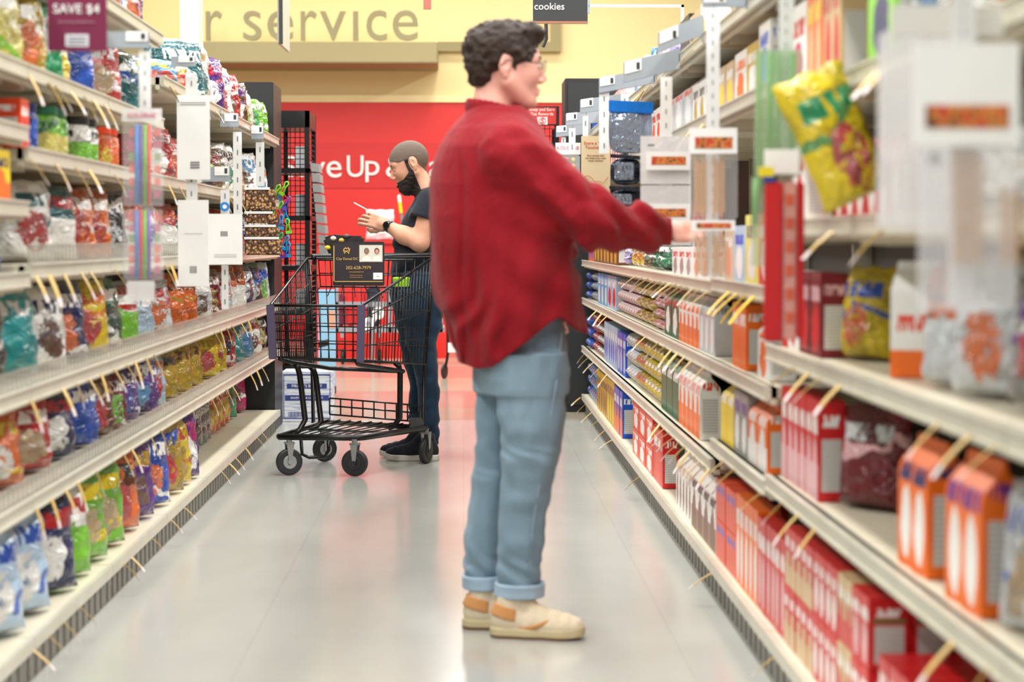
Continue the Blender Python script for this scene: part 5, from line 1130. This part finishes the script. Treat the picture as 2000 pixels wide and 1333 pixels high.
for xo, dyo in ((1040, -.155),):
    MB().tube([mp(1098, 650, -.10), mp(1085, 760, -.165), mp(1060, 900, -.15), mp(1040, 1030, -.128), mp(1034, 1130, -.10)], .0014, 6).obj('side_seam', den2, jn)
crm = cloth('cream_suede', (222, 214, 196), (206, 186, 150), 400, 14); sol = bpy.data.materials.new('gum_sole'); b = NB(sol); g = b.sep(b.coord('Object')); b.fin(b.mix(b.step(g[2], .007, .012), lin((116, 84, 58)), lin((190, 176, 138))), .6)
lac = mat('cream_laces', (226, 220, 208), .7)
for (x, y, a_) in ((958, 1243, -.22), (903, 1227, -.10)):
    Y_ = None
    q0 = ray(x, y); t_ = -CH/q0.z; fl = Vector((q0.x*t_, q0.y*t_, 0))
    s_ = shoe_parts(fl, a_, .975, man, crm, sol, lac)
    ts = cloth('tan_suede_%d' % x, (206, 150, 96), (190, 132, 80), 300, 12)
    M4 = Matrix.Translation(fl) @ Matrix.Rotation(a_, 4, 'Z') @ Matrix.Scale(.975, 4)
    def band(Q):
        d = ell(Q, (.052, 0, .052), (.0535, .0405, .0555)); d = smin(d, cone(Q, (.058, 0, .06), (.062, 0, .116), .0425, .0435), .02)
        return np.maximum(np.maximum(np.abs(d)-.0028, np.abs(Q[:, 2]-.092+Q[:, 0]*.25)-.019), Q[:, 0]-.085)
    k_ = link('heel_band', skin_mesh([(band, (-.02, -.07, .03), (.12, .07, .14), .0034)]), ts, s_); k_.data.transform(M4)
    def st(Q):
        d = ell(Q, (.14, 0, .046), (.0865, .0440, .0475)); return np.maximum(np.abs(d)-.0025, np.abs(Q[:, 2]-.03-(Q[:, 0]-.07)*.18-.006*np.sin(Q[:, 0]*40))-.007)
    k_ = link('side_stripe', skin_mesh([(st, (.05, -.07, .01), (.24, .07, .09), .0032)]), ts, s_); k_.data.transform(M4)
# hair, eyes, glasses
hrA = hairmat('dark_brown_hair', (30, 22, 18), (62, 46, 36))
def hairA(Q):
    q = (Q-V3(hcA)) @ RA
    d = ell(q, (-.022, 0, .046), (.112, .094, .088)); d = smin(d, ell(q, (.055, 0, .098), (.052, .062, .034)), .025); d = smin(d, ell(q, (-.075, 0, -.012), (.040, .066, .062)), .03)
    d = smin(d, ell(np.stack([q[:, 0], np.abs(q[:, 1]), q[:, 2]], 1), (.018, .072, .032), (.022, .012, .040)), .015)
    m = q.copy(); m[:, 1] = np.abs(m[:, 1])
    d = smax(d, -ell(m, (.125, 0, -.02), (.085, .12, .085)), .01)
    d = smax(d, -ell(m, (.070, .085, -.055), (.070, .055, .078)), .008)
    d = smax(d, -ell(m, (-.014, .092, -.008), (.024, .030, .038)), .006)
    d = smin(d, cone(m, (.010, .0745, .035), (.013, .0735, -.010), .0085, .005), .006)
    n = vnoise(Q, 46, 6); n2 = vnoise(Q+n[:, None]*.006, 95, 2)
    return smax(d+.0075*n+.004*n2, -(q[:, 2]+.075+.2*(q[:, 0]+.05)), .01)
skin('hair', [(hairA, hcA+Vector((-.16, -.13, -.11)), hcA+Vector((.15, .13, .17)), .0032)], hrA, man)
def eyes(c, R, sc, parent, iris, ex=.0778):
    for s in (1, -1):
        def L(v): return Vector(V3(c)+(np.array(v)*sc) @ R.T)
        p = L((ex, .031*s, .003)); f = Vector((R @ np.array((1, 0, 0))))
        o = MB().lathe([(.0125*math.cos(a), .0125*math.sin(a)) for a in np.linspace(-1.5, 1.5, 12)], 16).obj('eye', mat('eye_white', (226, 220, 214), .2), parent, smooth=True, loc=p)
        M_ = Matrix([[f.x, 0, 0], [f.y, 0, 0], [f.z, 0, 0]]); z_ = f; x_ = z_.orthogonal().normalized(); y_ = z_.cross(x_)
        MB().lathe([(.0060, .0108), (.0050, .0120), (.001, .0128)], 16).obj('iris', iris, o, smooth=True, rot=Matrix([[x_.x, y_.x, z_.x], [x_.y, y_.y, z_.y], [x_.z, y_.z, z_.z]]).to_euler())
        br = MB().tube([L((.094, .012*s, .024)), L((.091, .030*s, .031)), L((.074, .048*s, .024))], [.0035, .0042, .0022], 8); br.obj('eyebrow', hrA if parent is man else hrB, parent, smooth=True)
eyes(hcA, RA, 1, man, mat('brown_iris', (60, 44, 34), .2))
def LA(v): return Vector(V3(hcA)+np.array(v) @ RA.T)
gl = MB()
for s in (1, -1):
    gl.tube([LA((.106-.010*(math.sin(a)**2)*0-.012*abs(.033+.022*math.cos(a))*3*.4, s*(.033+.024*math.cos(a)), .004+.018*math.sin(a))) for a in np.linspace(0, 2*PI, 21)[:-1]], .0013, 6, True)
    gl.tube([LA((.098, s*.058, .010)), LA((.060, s*.078, .010)), LA((-.010, s*.086, .012)), LA((-.032, s*.086, -.006))], .0014, 6)
gl.tube([LA((.106, -.010, .008)), LA((.110, 0, .011)), LA((.106, .010, .008))], .0012, 6)
go = gl.obj('glasses', mat('dark_metal_frame', (52, 46, 48), .3, .6), man, smooth=True)
lm = MB()
for s in (1, -1):
    c0 = [LA((.1045-.4*.012*abs(.033+.022*math.cos(a))*3, s*(.033+.0235*math.cos(a)), .004+.0175*math.sin(a))) for a in np.linspace(0, 2*PI, 17)[:-1]]
    n_ = len(lm.v); lm.v += c0+[p-Vector((.001, 0, 0)) for p in c0]; lm.f += [tuple(range(n_, n_+16)), tuple(range(n_+31, n_+15, -1))]+[(n_+k, n_+16+k, n_+16+(k+1) % 16, n_+(k+1) % 16) for k in range(16)]
lm.obj('lens', clear('lens_glass', (240, 240, 245), .12, .05), go)
# ---- the man with the phone
YB = 11.2
def mb(x, y, dy=0): return tuple(P(x, y, YB+dy))
skB = skinmat('warm_skin', (208, 160, 132)); tee = cloth('black_cotton', (22, 26, 34), (36, 40, 50), var=6); dk = cloth('dark_denim', (16, 34, 52), (34, 56, 76), var=7, stretch=(1, 1, .4))
hrB = hairmat('cropped_dark_hair', (126, 108, 94), (88, 74, 64), 420); bdB = hairmat('dark_beard', (26, 20, 18), (46, 36, 30), 160)
hcB = P(800, 322, YB); tau = .40; RB = frame((-math.cos(tau), -.06, -math.sin(tau)), (-math.sin(tau), 0, math.cos(tau)))
hfB = head_sdf(hcB, RB, 1.03, neck=((mb(814, 340), mb(830, 372), mb(843, 394)), (.052, .056, .050)))
wB = mb(756, 440, -.10); RHB = frame((-.93, .20, .30), (-.05, -.98, .10)); handB = hand_sdf(wB, RHB, .95, curl=(.28, .32, .36, .42), side=1)
wB2 = mb(757, 441, .12); RHB2 = frame((-.93, -.20, .28), (-.05, .98, .10)); handB2 = hand_sdf(wB2, RHB2, .95, curl=(.28, .32, .36, .42), side=-1)
def armB(Q): return smin(chain(Q, (mb(842, 398, -.15), mb(820, 474, -.17), mb(790, 460, -.15), wB), (.056, .046, .044, .027), .03), chain(Q, (mb(842, 398, .17), mb(822, 476, .2), mb(790, 462, .17), wB2), (.056, .046, .044, .027), .03), .01)
def coreB(Q):
    d = chain(Q, (mb(860, 390), mb(858, 430), mb(845, 500), mb(835, 560)), (.06, .10, .11, .10), .04)
    d = smin(d, chain(Q, (mb(836, 560, -.09), mb(828, 700, -.1), mb(838, 870, -.1)), (.065, .042, .030), .03), .03)
    return smin(d, chain(Q, (mb(824, 560, .09), mb(815, 700, .1), mb(822, 862, .1)), (.065, .042, .030), .03), .03)
manB = skin('person', [(hfB, hcB+Vector((-.17, -.12, -.22)), hcB+Vector((.17, .12, .16)), .0032), (handB, Vector(wB)+Vector((-.2, -.09, -.08)), Vector(wB)+Vector((.06, .12, .12)), .003),
    (handB2, Vector(wB2)+Vector((-.2, -.12, -.08)), Vector(wB2)+Vector((.06, .09, .12)), .003), (armB, (-.46, 10.84, 1.02), (-.05, 11.46, 1.48), .006), (coreB, (-.45, 10.85, .05), (.15, 11.5, 1.5), .014)], skB)
tag(manB, 'bearded person in black T-shirt and dark jeans looking down at a phone', 'person')
tt_ = tabfn([(362, 826, 862), (372, 815, 880), (385, 809, 898), (400, 804, 912), (430, 787, 924), (470, 771, 926), (510, 764, 918), (560, 766, 905)], YB, YB, [(362, .07), (372, .11), (385, .15), (400, .17), (470, .165), (560, .155)], 2.2)
def teef(Q):
    w = vnoise(Q, 9, 3); d = tt_(Q)+.007*vnoise(Q*np.array((1, 1, .6)), 15, 1)+.004*np.sin((Q[:, 2]-Q[:, 0]*.6)*50+w*3)
    for s in (-1, 1):
        d = smin(d, np.maximum(cone(Q, mb(845, 394, .13*s), mb(820, 438, .17*s), .080, .070), P(820, 427, YB).z-Q[:, 2]-.3*(Q[:, 0]+.2)), .03)
    return np.maximum(d, np.maximum(Q[:, 2]-P(830, 366, YB).z-(.25*(Q[:, 0]+.18)), P(800, 556, YB).z-Q[:, 2]))
skin('t_shirt', [(teef, (-.46, 10.82, .88), (.12, 11.48, 1.48), .0085)], tee, manB)
lN = tabfn([(530, 790, 908), (568, 778, 888), (620, 786, 868), (670, 792, 852), (745, 814, 857), (800, 818, 858), (872, 822, 859)], YB-.08, YB-.08, [(530, .10), (745, .078), (872, .066)], 2.3)
lF = tabfn([(530, 764, 870), (568, 762, 860), (620, 773, 852), (670, 780, 846), (730, 794, 844), (745, 799, 842), (800, 798, 840), (862, 802, 838)], YB+.1, YB+.1, [(530, .10), (745, .078), (862, .066)], 2.3)
def jeB(Q):
    f_ = .006*vnoise(Q*np.array((1, 1, 2)), 12, 4)+.004*np.sin(Q[:, 2]*80+vnoise(Q, 9, 2)*3)*np.exp(-((Q[:, 2]-.15)/.12)**2)
    d = np.where(Q[:, 2] > P(800, 570, YB).z, smin(lN(Q), lF(Q), .05), smin(lN(Q), lF(Q), .003))+f_
    return np.maximum(d, .075-Q[:, 2])
skin('jeans', [(jeB, (-.46, 10.9, .06), (.08, 11.42, 1.06), .0085)], dk, manB)
blc = cloth('black_canvas', (24, 26, 34), (40, 42, 52), 300, 10); ws = mat('off_white_sole', (206, 200, 188), .6)
for (x, y, a_, dx) in ((858, 900, PI-.06, 0), (846, 893, PI+.05, 0)):
    q0 = ray(x, y); t_ = -CH/q0.z; shoe_parts(Vector((q0.x*t_, q0.y*t_, 0)), a_, 1.0, manB, blc, ws, mat('black_laces', (30, 30, 34), .7))
def hairB(Q):
    q = (Q-V3(hcB)) @ RB/1.03; m = q.copy(); m[:, 1] = np.abs(m[:, 1]); d = hfB(Q)/1.03-.0022+.0008*vnoise(Q, 170, 2)
    keep = smax(-(q[:, 2]-.028-.10*np.clip(q[:, 0], -.1, .02)*0-np.where(q[:, 0] > .05, (q[:, 0]-.05)*.6, 0)-np.where(q[:, 0] < -.02, (q[:, 0]+.02)*2.0, 0)), -(.088-q[:, 0])*.6, .004)
    ear = -ell(m, (-.018, .082, -.005), (.027, .026, .040))
    return np.maximum(np.maximum(np.maximum(d, keep), ear), -(q[:, 2]+.07))*1.03
skin('hair', [(hairB, hcB+Vector((-.17, -.12, -.14)), hcB+Vector((.16, .12, .16)), .0030)], hrB, manB)
def beardB(Q):
    q = (Q-V3(hcB)) @ RB/1.03; m = q.copy(); m[:, 1] = np.abs(m[:, 1])
    d = hfB(Q)/1.03-.006; d = smin(d, ell(q, (.058, 0, -.112), (.036, .036, .034)), .02); d = smin(d, cone(m, (.010, .060, -.050), (.05, .026, -.104), .016, .02), .015)
    d = d+.003*vnoise(Q, 110, 3)+.0016*vnoise(Q, 230, 5)
    region = np.maximum(q[:, 2]+.030+np.clip(q[:, 0]-.012, 0, .05)*.62, -(q[:, 0]-.000))
    side = np.maximum(np.maximum(np.abs(q[:, 0]-.010)-.012, q[:, 2]-.030), .05-m[:, 1])
    region = np.minimum(region, side)
    lips = -ell(m, (.098, 0, -.067), (.026, .019, .0085)); ear = -ell(m, (-.018, .082, -.005), (.026, .026, .038))
    nose = -ell(m, (.108, 0, -.034), (.030, .022, .018))
    return np.maximum(np.maximum(np.maximum(np.maximum(d, region), lips), ear), nose)*1.03
skin('beard', [(beardB, hcB+Vector((-.17, -.11, -.22)), hcB+Vector((.12, .11, .10)), .0030)], bdB, manB)
eyes(hcB, RB, 1.03, manB, mat('dark_iris', (40, 28, 22), .2), .0758)
wd = (Vector(mb(790, 462, -.17))-Vector(wB)).normalized(); wc = Vector(wB)+wd*.018
zq = wd; xq = Vector((0, -1, 0)); xq = (xq-zq*xq.dot(zq)).normalized(); yq = zq.cross(xq); WM = Matrix.Translation(wc) @ Matrix([[xq.x, yq.x, zq.x], [xq.y, yq.y, zq.y], [xq.z, yq.z, zq.z]]).to_4x4()
wt = MB().lathe([(.029, -.011), (.0325, -.010), (.0325, .010), (.029, .011)], 24, WM).obj('watch', mat('watch_black', (18, 18, 20), .4), manB, smooth=True)
MB().lathe([(.019, 0), (.019, .009), (.016, .011)], 20, WM @ Matrix.Translation((.030, 0, 0)) @ Matrix.Rotation(PI/2, 4, 'Y')).obj('watch_face', mat('watch_glass', (10, 10, 12), .1), wt)
pa, pb = Vector(P(699, 400, YB-.01)), Vector(P(731, 417, YB-.01)); dl = (pb-pa); ux = dl.normalized(); uz = Vector((-ux.z, 0, ux.x)) if ux.x > 0 else Vector((ux.z, 0, -ux.x)); uy = Vector((0, 1, 0))
PM = Matrix.Translation((pa+pb)/2) @ Matrix([[ux.x, 0, uz.x], [ux.y, 1, uz.y], [ux.z, 0, uz.z]]).to_4x4()
ph = thing('mobile_phone', 'white mobile phone held in both hands by the bearded person', 'phone', (0, 0, 0)); ph.matrix_world = PM
MB().box((-.072, -.036, -.004), (.072, .036, .003)).obj('phone_case', mat('phone_white', (228, 222, 220), .3), ph, bevel=.002); MB().box((-.066, -.032, .003), (.066, .032, .0042)).obj('phone_screen', mat('phone_glass', (20, 22, 26), .1), ph)
# ---------------------------------------------------------------- the shopping cart before the bearded man
cart = thing('shopping_cart', 'black wire shopping cart with dental advert standing in the aisle', 'shopping cart', (0, 0, 0))
cb_ = mat('cart_black_metal', (14, 14, 16), .3, .2, .5); bump_ = mat('violet_grey_bumper', (78, 70, 98), .45); whl = mat('wheel_rubber', (34, 34, 36), .5); hubm = mat('wheel_grey_hub', (150, 152, 152), .4, .3); forkm = mat('caster_steel', (170, 172, 172), .3, .8)
def G(x, y): q = ray(x, y); t = -CH/q.z; return Vector((q.x*t, q.y*t, 0))
FL, FR, RR = G(565, 929), G(693, 931), G(832, 906)
ax = (Vector(((FL+FR)/2))-Vector((RR.x-.27, RR.y+.04, 0))); RL = Vector((RR.x-.53, RR.y+.10, 0))
# basket corners measured in the photograph at their depths
Yf, Yr = 10.22, 10.93
ft0, ft1 = P(528, 597, Yf), P(706, 598, Yf); fb0, fb1 = P(533, 697, Yf+.03), P(704, 703, Yf+.03)
rt0, rt1 = P(600, 505, Yr+.1), P(846, 503, Yr-.02); rb0, rb1 = P(612, 705, Yr-.1), P(833, 712, Yr-.12)
rim = MB().tube([ft0, ft1, rt1, rt0], .0075, 8, True); rim.obj('top_rim', cb_, cart, smooth=True)
def lerp(a, b, t): return a+(b-a)*t
def panel_(nm, a0, a1, b0, b1, nv, nh, r=.0026):
    """wire panel between top edge a0-a1 and bottom edge b0-b1"""
    m = MB()
    for k in range(nv+1): t = k/nv; m.tube([lerp(a0, a1, t), lerp(b0, b1, t)], r, 5)
    for k in range(1, nh+1): t = k/nh; m.tube([lerp(a0, b0, t), lerp(a1, b1, t)], r*1.2, 5)
    return m.obj(nm, cb_, cart, smooth=True)
panel_('front_panel', ft0, ft1, fb0, fb1, 11, 6); panel_('side_panel', ft1, rt1, fb1, rb1, 22, 4); panel_('side_panel', ft0, rt0, fb0, rb0, 22, 4); panel_('rear_gate', rt0, rt1, rb0, rb1, 14, 6)
mr = MB()
for y in (-.035,): pass
m = MB()
for k in range(13):
    t = k/12; m.tube([lerp(fb0, fb1, t), lerp(rb0, rb1, t)], .0032, 5)
for k in range(9):
    t = k/8; m.tube([lerp(fb0, rb0, t), lerp(fb1, rb1, t)], .0034, 5)
m.obj('basket_floor', cb_, cart, smooth=True)
mid = lambda a, b, t=.5: a+(b-a)*t
MB().tube([fb0+Vector((.03, .03, -.012)), fb0+Vector((.08, .12, -.035)), mid(rb0, rb1, .15)+Vector((0, -.1, -.03)), mid(rb0, rb1, .8)+Vector((0, -.08, -.035)), fb1+Vector((-.02, .12, -.03)), fb1+Vector((-.02, .03, -.012))], .011, 8).obj('basket_support', cb_, cart, smooth=True)
for a_, c_, w in ((ft0, fb0, .019), (ft1, fb1, .019)):
    m = MB(); m.prism([(-w, -.018), (w, -.018), (w, .012), (0, .018), (-w, .012)], 'z', c_.z-.012, a_.z+.004)
    for v in m.v:
        t = (v.z-c_.z)/(a_.z-c_.z); v.x += c_.x+(a_.x-c_.x)*t; v.y += c_.y+(a_.y-c_.y)*t-.002
    m.obj('corner_bumper', bump_, cart, bevel=.003)
# chassis
hb = .19
pFL, pFR, pRR, pRL = (Vector((q.x, q.y, hb)) for q in (FL, FR, RR, RL)); pRR.z = .185; pRL.z = .21
f0 = Vector((FL.x-.05, FL.y+.0, hb)); f1 = Vector((FR.x+.02, FR.y+.0, hb))
MB().tube([f0+Vector((0, .02, 0)), f0, f1, f1+Vector((.03, .03, 0)), pRR], .016, 10).obj('chassis_rail', cb_, cart, smooth=True)
MB().tube([f0+Vector((0, .02, 0)), lerp(f0, pRL, .5), pRL, pRR], .014, 10).obj('chassis_rail', cb_, cart, smooth=True)
m = MB()
for k in range(9): t = (k+.5)/9; m.tube([lerp(f0, f1, t)+Vector((0, 0, .016)), lerp(pRL, pRR, t*.93)+Vector((0, 0, .016))], .0035, 6)
m.tube([lerp(f0, pRL, .5), lerp(f1, pRR, .5)], .006, 6); m.obj('lower_rack', cb_, cart, smooth=True)
m = MB(); r0 = lerp(pRL, pRR, .05)+Vector((0, 0, .04)); r1 = lerp(pRL, pRR, .93)+Vector((0, 0, .03))
for z in (0, .045, .085): m.tube([r0+Vector((0, 0, z)), r1+Vector((0, 0, z))], .0045, 6)
for k in range(9): t = k/8; q = lerp(r0, r1, t); m.tube([q, q+Vector((0, 0, .085))], .004, 6)
m.obj('rack_fence', cb_, cart, smooth=True)
for (x0, y0, x1, y1, Y0, Y1) in ((581, 718, 596, 832, 10.42, 10.42), (613, 724, 627, 835, 10.72, 10.70), (779, 716, 781, 828, 10.74, 10.74)):
    a_ = P(x0, y0, Y0); c_ = P(x1, y1, Y1); e_ = Vector((c_.x-.05, c_.y-.05, hb+.01)) if x0 < 700 else Vector((c_.x-.06, c_.y, .195))
    MB().tube([a_+Vector((-.02, 0, .02)), a_, lerp(a_, c_, .12)+Vector((.006, 0, 0)), c_+Vector((0, 0, .03)), lerp(c_, e_, .5), e_], .0145, 10).obj('leg_tube', cb_, cart, smooth=True)
MB().tube([P(845, 503, 10.92), P(838, 620, 10.92), P(828, 720, 10.9), P(826, 835, 10.9), pRR], .011, 10).obj('leg_tube', cb_, cart, smooth=True)
MB().tube([P(602, 506, 11.07), P(608, 620, 11.04), P(612, 830, 11.0), pRL], .010, 10).obj('leg_tube', cb_, cart, smooth=True)
MB().tube([P(588, 860, 10.45), P(590, 888, 10.45), P(604, 894, 10.45), P(634, 893, 10.45), P(642, 880, 10.45), P(641, 860, 10.45)], .009, 8).obj('foot_bracket', cb_, cart, smooth=True)
o = MB().box((-.035, -.02, 0), (.035, .02, .075)).obj('rear_bumper', mat('bumper_grey', (66, 66, 68), .5), cart, bevel=.006, loc=P(812, 845, 10.86))
def caster(p, ang, r=.067, nm='caster', hub=True):
    w = MB().lathe([(.012, -.014), (r-.010, -.015), (r-.002, -.011), (r, 0), (r-.002, .011), (r-.010, .015), (.012, .014)], 32, Matrix.Rotation(PI/2, 4, 'X'))
    R_ = Matrix.Rotation(ang, 4, 'Z')
    fk = MB()
    for s in (-1, 1):
        fk.prism([(-.018, .095), (.022, .095), (.012, .02), (.004, -.014), (-.006, -.014), (-.010, .02)], 'y', s*.019, s*.022)
    fk.box((-.022, -.022, .088), (.024, .022, .098)); fk.lathe([(.014, .098), (.014, .112), (.018, .112), (.018, .116)], 14)
    c = fk.obj(nm, forkm, cart, bevel=.0015, loc=p+Vector((0, 0, r)), rot=(0, 0, ang))
    wh = w.obj('wheel', whl, c, smooth=False)
    for s in (-1, 1): MB().lathe([(.004, .0), (.030, .0), (.034, .004), (.028, .0055), (.012, .003), (.011, .010), (.004, .010)], 24, Matrix.Translation((0, s*.0135, 0)) @ Matrix.Rotation(-s*PI/2, 4, 'X')).obj('hub', hubm if hub else whl, c)
    return c
caster(FL, .35); caster(FR, -.25, hub=False); caster(RR, 1.15, hub=False); caster(RL, .5)
# child seat, handle, advert
h0, h1 = P(607, 501, 11.06), P(850, 499, 10.95)
MB().tube([h0+Vector((.02, -.05, -.01)), h0, h1, h1+Vector((-.01, -.05, -.01))], .014, 10).obj('push_handle', mat('handle_black_plastic', (20, 20, 22), .4), cart, smooth=True)
s0, s1, s2, s3 = P(626, 560, 10.72), P(800, 562, 10.72), P(622, 508, 10.62), P(806, 508, 10.62)
m = MB(); 
for k in range(9): t = k/8; m.tube([lerp(s2, s3, t), lerp(s0, s1, t), lerp(lerp(s0, s1, t), lerp(rb0, rb1, t)+Vector((0, 0, .33)), .9)], .003, 5)
m.tube([s2, s3, s1, s0], .005, 6, True); m.tube([lerp(s2, s0, .5), lerp(s3, s1, .5)], .003, 5); m.obj('child_seat', cb_, cart, smooth=True)
a0, a1 = P(650, 556, 10.56), P(750, 474, 10.52)
ad = MB().box((a0.x, a0.y-.004, a0.z-.006), (a1.x, a0.y+.014, a1.z+.004)).obj('advert_frame', mat('advert_frame_black', (24, 22, 24), .45), cart, bevel=.004)
gy = a0.y-.006; pt = mat('advert_dark_print', (42, 34, 40), .35); gold = mat('advert_gold', (206, 166, 92), .4)
def adp(x0, y0, x1, y1, nm, m, d=0): 
    u = P(x0, y1, gy); v = P(x1, y0, gy); return MB().box((u.x, gy-.0006-d, u.z), (v.x, gy+.002-d, v.z)).obj(nm, m, ad)
adp(653, 477, 748, 552, 'print_panel', pt)
adp(651.5, 480, 653, 550, 'gold_edge', gold, .001); adp(654, 549.5, 748, 551, 'gold_edge', gold, .001)
def adt(x, y, s, sz, m, sx=1): q = P(x, y, gy-.003); return text('advert_word', s, sz, m, ad, FT(q.x, q.y, q.z), .0005, sx=sx)
adt(678, 506, 'City Dental DC', .0175, gold, .98); adt(700, 523.5, '202-628-7979', .0225, gold, 1.0); adt(696, 531.5, 'www.citydentaldc.com', .008, gold); adt(696, 538, 'Gentle Family Dentistry', .0065, gold); adt(696, 542, 'New Patients Welcome', .0065, gold)
q = P(677, 490, gy-.003); MB().tube([(q.x-.010, q.y, q.z-.016), (q.x-.014, q.y, q.z+.006), (q.x-.006, q.y, q.z+.014), (q.x, q.y, q.z+.009), (q.x+.007, q.y, q.z+.014), (q.x+.014, q.y, q.z+.005), (q.x+.009, q.y, q.z-.016), (q.x+.003, q.y, q.z-.004), (q.x-.004, q.y, q.z-.004)], .003, 6, True).obj('tooth_mark', gold, ad)
MB().tube([(q.x-.018, q.y-.001, q.z-.001), (q.x, q.y-.001, q.z-.002), (q.x+.018, q.y-.001, q.z+.010)], .0014, 6).obj('tooth_swoosh', gold, ad)
adp(702, 479, 747, 512, 'photo_panel', mat('photo_backdrop', (206, 200, 186), .5), .001)
for (x, c_, hr) in ((716, (150, 100, 80), (90, 86, 84)), (736, (196, 140, 120), (90, 40, 36))):
    q = P(x, 492, gy-.0035)
    MB().lathe([(.001, 0), (.0125, .0), (.011, .0016), (.001, .002)], 20, Matrix.Translation((q.x, q.y+.0005, q.z+.004)) @ Matrix.Rotation(PI/2, 4, 'X') @ Matrix.Diagonal((1, 1.25, 1, 1))).obj('photo_hair', mat('photo_hair_%d' % x, hr, .6), ad)
    MB().lathe([(.001, 0), (.009, .0), (.008, .0016), (.001, .002)], 20, Matrix.Translation((q.x, q.y-.001, q.z)) @ Matrix.Rotation(PI/2, 4, 'X') @ Matrix.Diagonal((1, 1.3, 1, 1))).obj('photo_face', mat('photo_skin_%d' % x, c_, .5), ad)
    u = P(x, 511, gy); MB().prism([(-.024, 0), (-.020, .018), (-.006, .026), (.006, .026), (.020, .018), (.024, 0)], 'y', -.004, -.002, Matrix.Translation((u.x, gy, u.z))).obj('photo_coat', mat('photo_coat', (232, 226, 214), .5), ad)
adp(729, 533, 747, 546, 'white_plate', card, .001); adt(738, 540, 'NSYNC' if False else 'www', .007, pt)
# things in and behind the cart
t = thing('handbag', 'open black handbag lying in the child seat of the cart', 'handbag', P(672, 480, 10.85)); lz = mat('bag_black_leather', (22, 20, 22), .4, bump=.4, bscale=30)
m = MB(); o_ = t.location
pts = [(632, 466), (650, 458), (680, 461), (709, 461), (712, 474), (700, 500), (645, 500)]
m.prism([(P(x, y, 10.85).x-o_.x, P(x, y, 10.85).z-o_.z) for x, y in pts], 'y', -.09, .10); m.obj('bag_body', lz, t, bevel=.012)
for x, y, c_ in ((651, 466, (214, 200, 176)), (667, 470, (190, 150, 60)), (640, 484, (220, 190, 40)), (677, 462, (60, 60, 64))):
    q = P(x, y, 10.76)-o_; MB().lathe([(.002, -.012), (.012, -.008), (.016, 0), (.012, .008), (.002, .012)], 12, Matrix.Translation(q)).obj('bag_item', mat('bagitem_%d' % x, c_, .5), t, smooth=True)
gb = MB().lathe([(.028, 0), (.034, .005), (.038, .05), (.038, .055), (.030, .06)], 20).obj('green_tub', mat('tub_lime', (150, 206, 40), .35), None, loc=P(784, 561, 10.86)); gb.scale = (1.2, 1, .85)
tag(gb, 'lime green tub in the child seat of the cart beside the advert', 'tub')
plw = clear('white_plastic_bag', (236, 236, 238), .85, .3)
t = link('plastic_bag', POUCH[1], plw, None, P(742, 470, 20.75)+Vector((0, 0, .003))); t.scale = (.2, .28, .30); t.rotation_euler = (.0, .1, -1.3); tag(t, 'white plastic carrier bag on the far counter behind the phone', 'plastic bag')
t = thing('marker_post', 'small white and yellow post on the far counter behind the phone', 'post', P(790, 470, 20.8)); t.rotation_euler = (0, -.12, 0); hz = P(790, 380, 20.8).z-t.location.z
MB().lathe([(.014, 0), (.014, hz*.6)], 10).obj('post_stem', cardg, t); MB().lathe([(.018, hz*.6), (.018, hz*.84)], 12).obj('yellow_body', mat('tube_yellow', (240, 196, 40), .4), t); MB().lathe([(.018, hz*.84), (.018, hz*.96), (.006, hz)], 12).obj('white_cap', card, t)
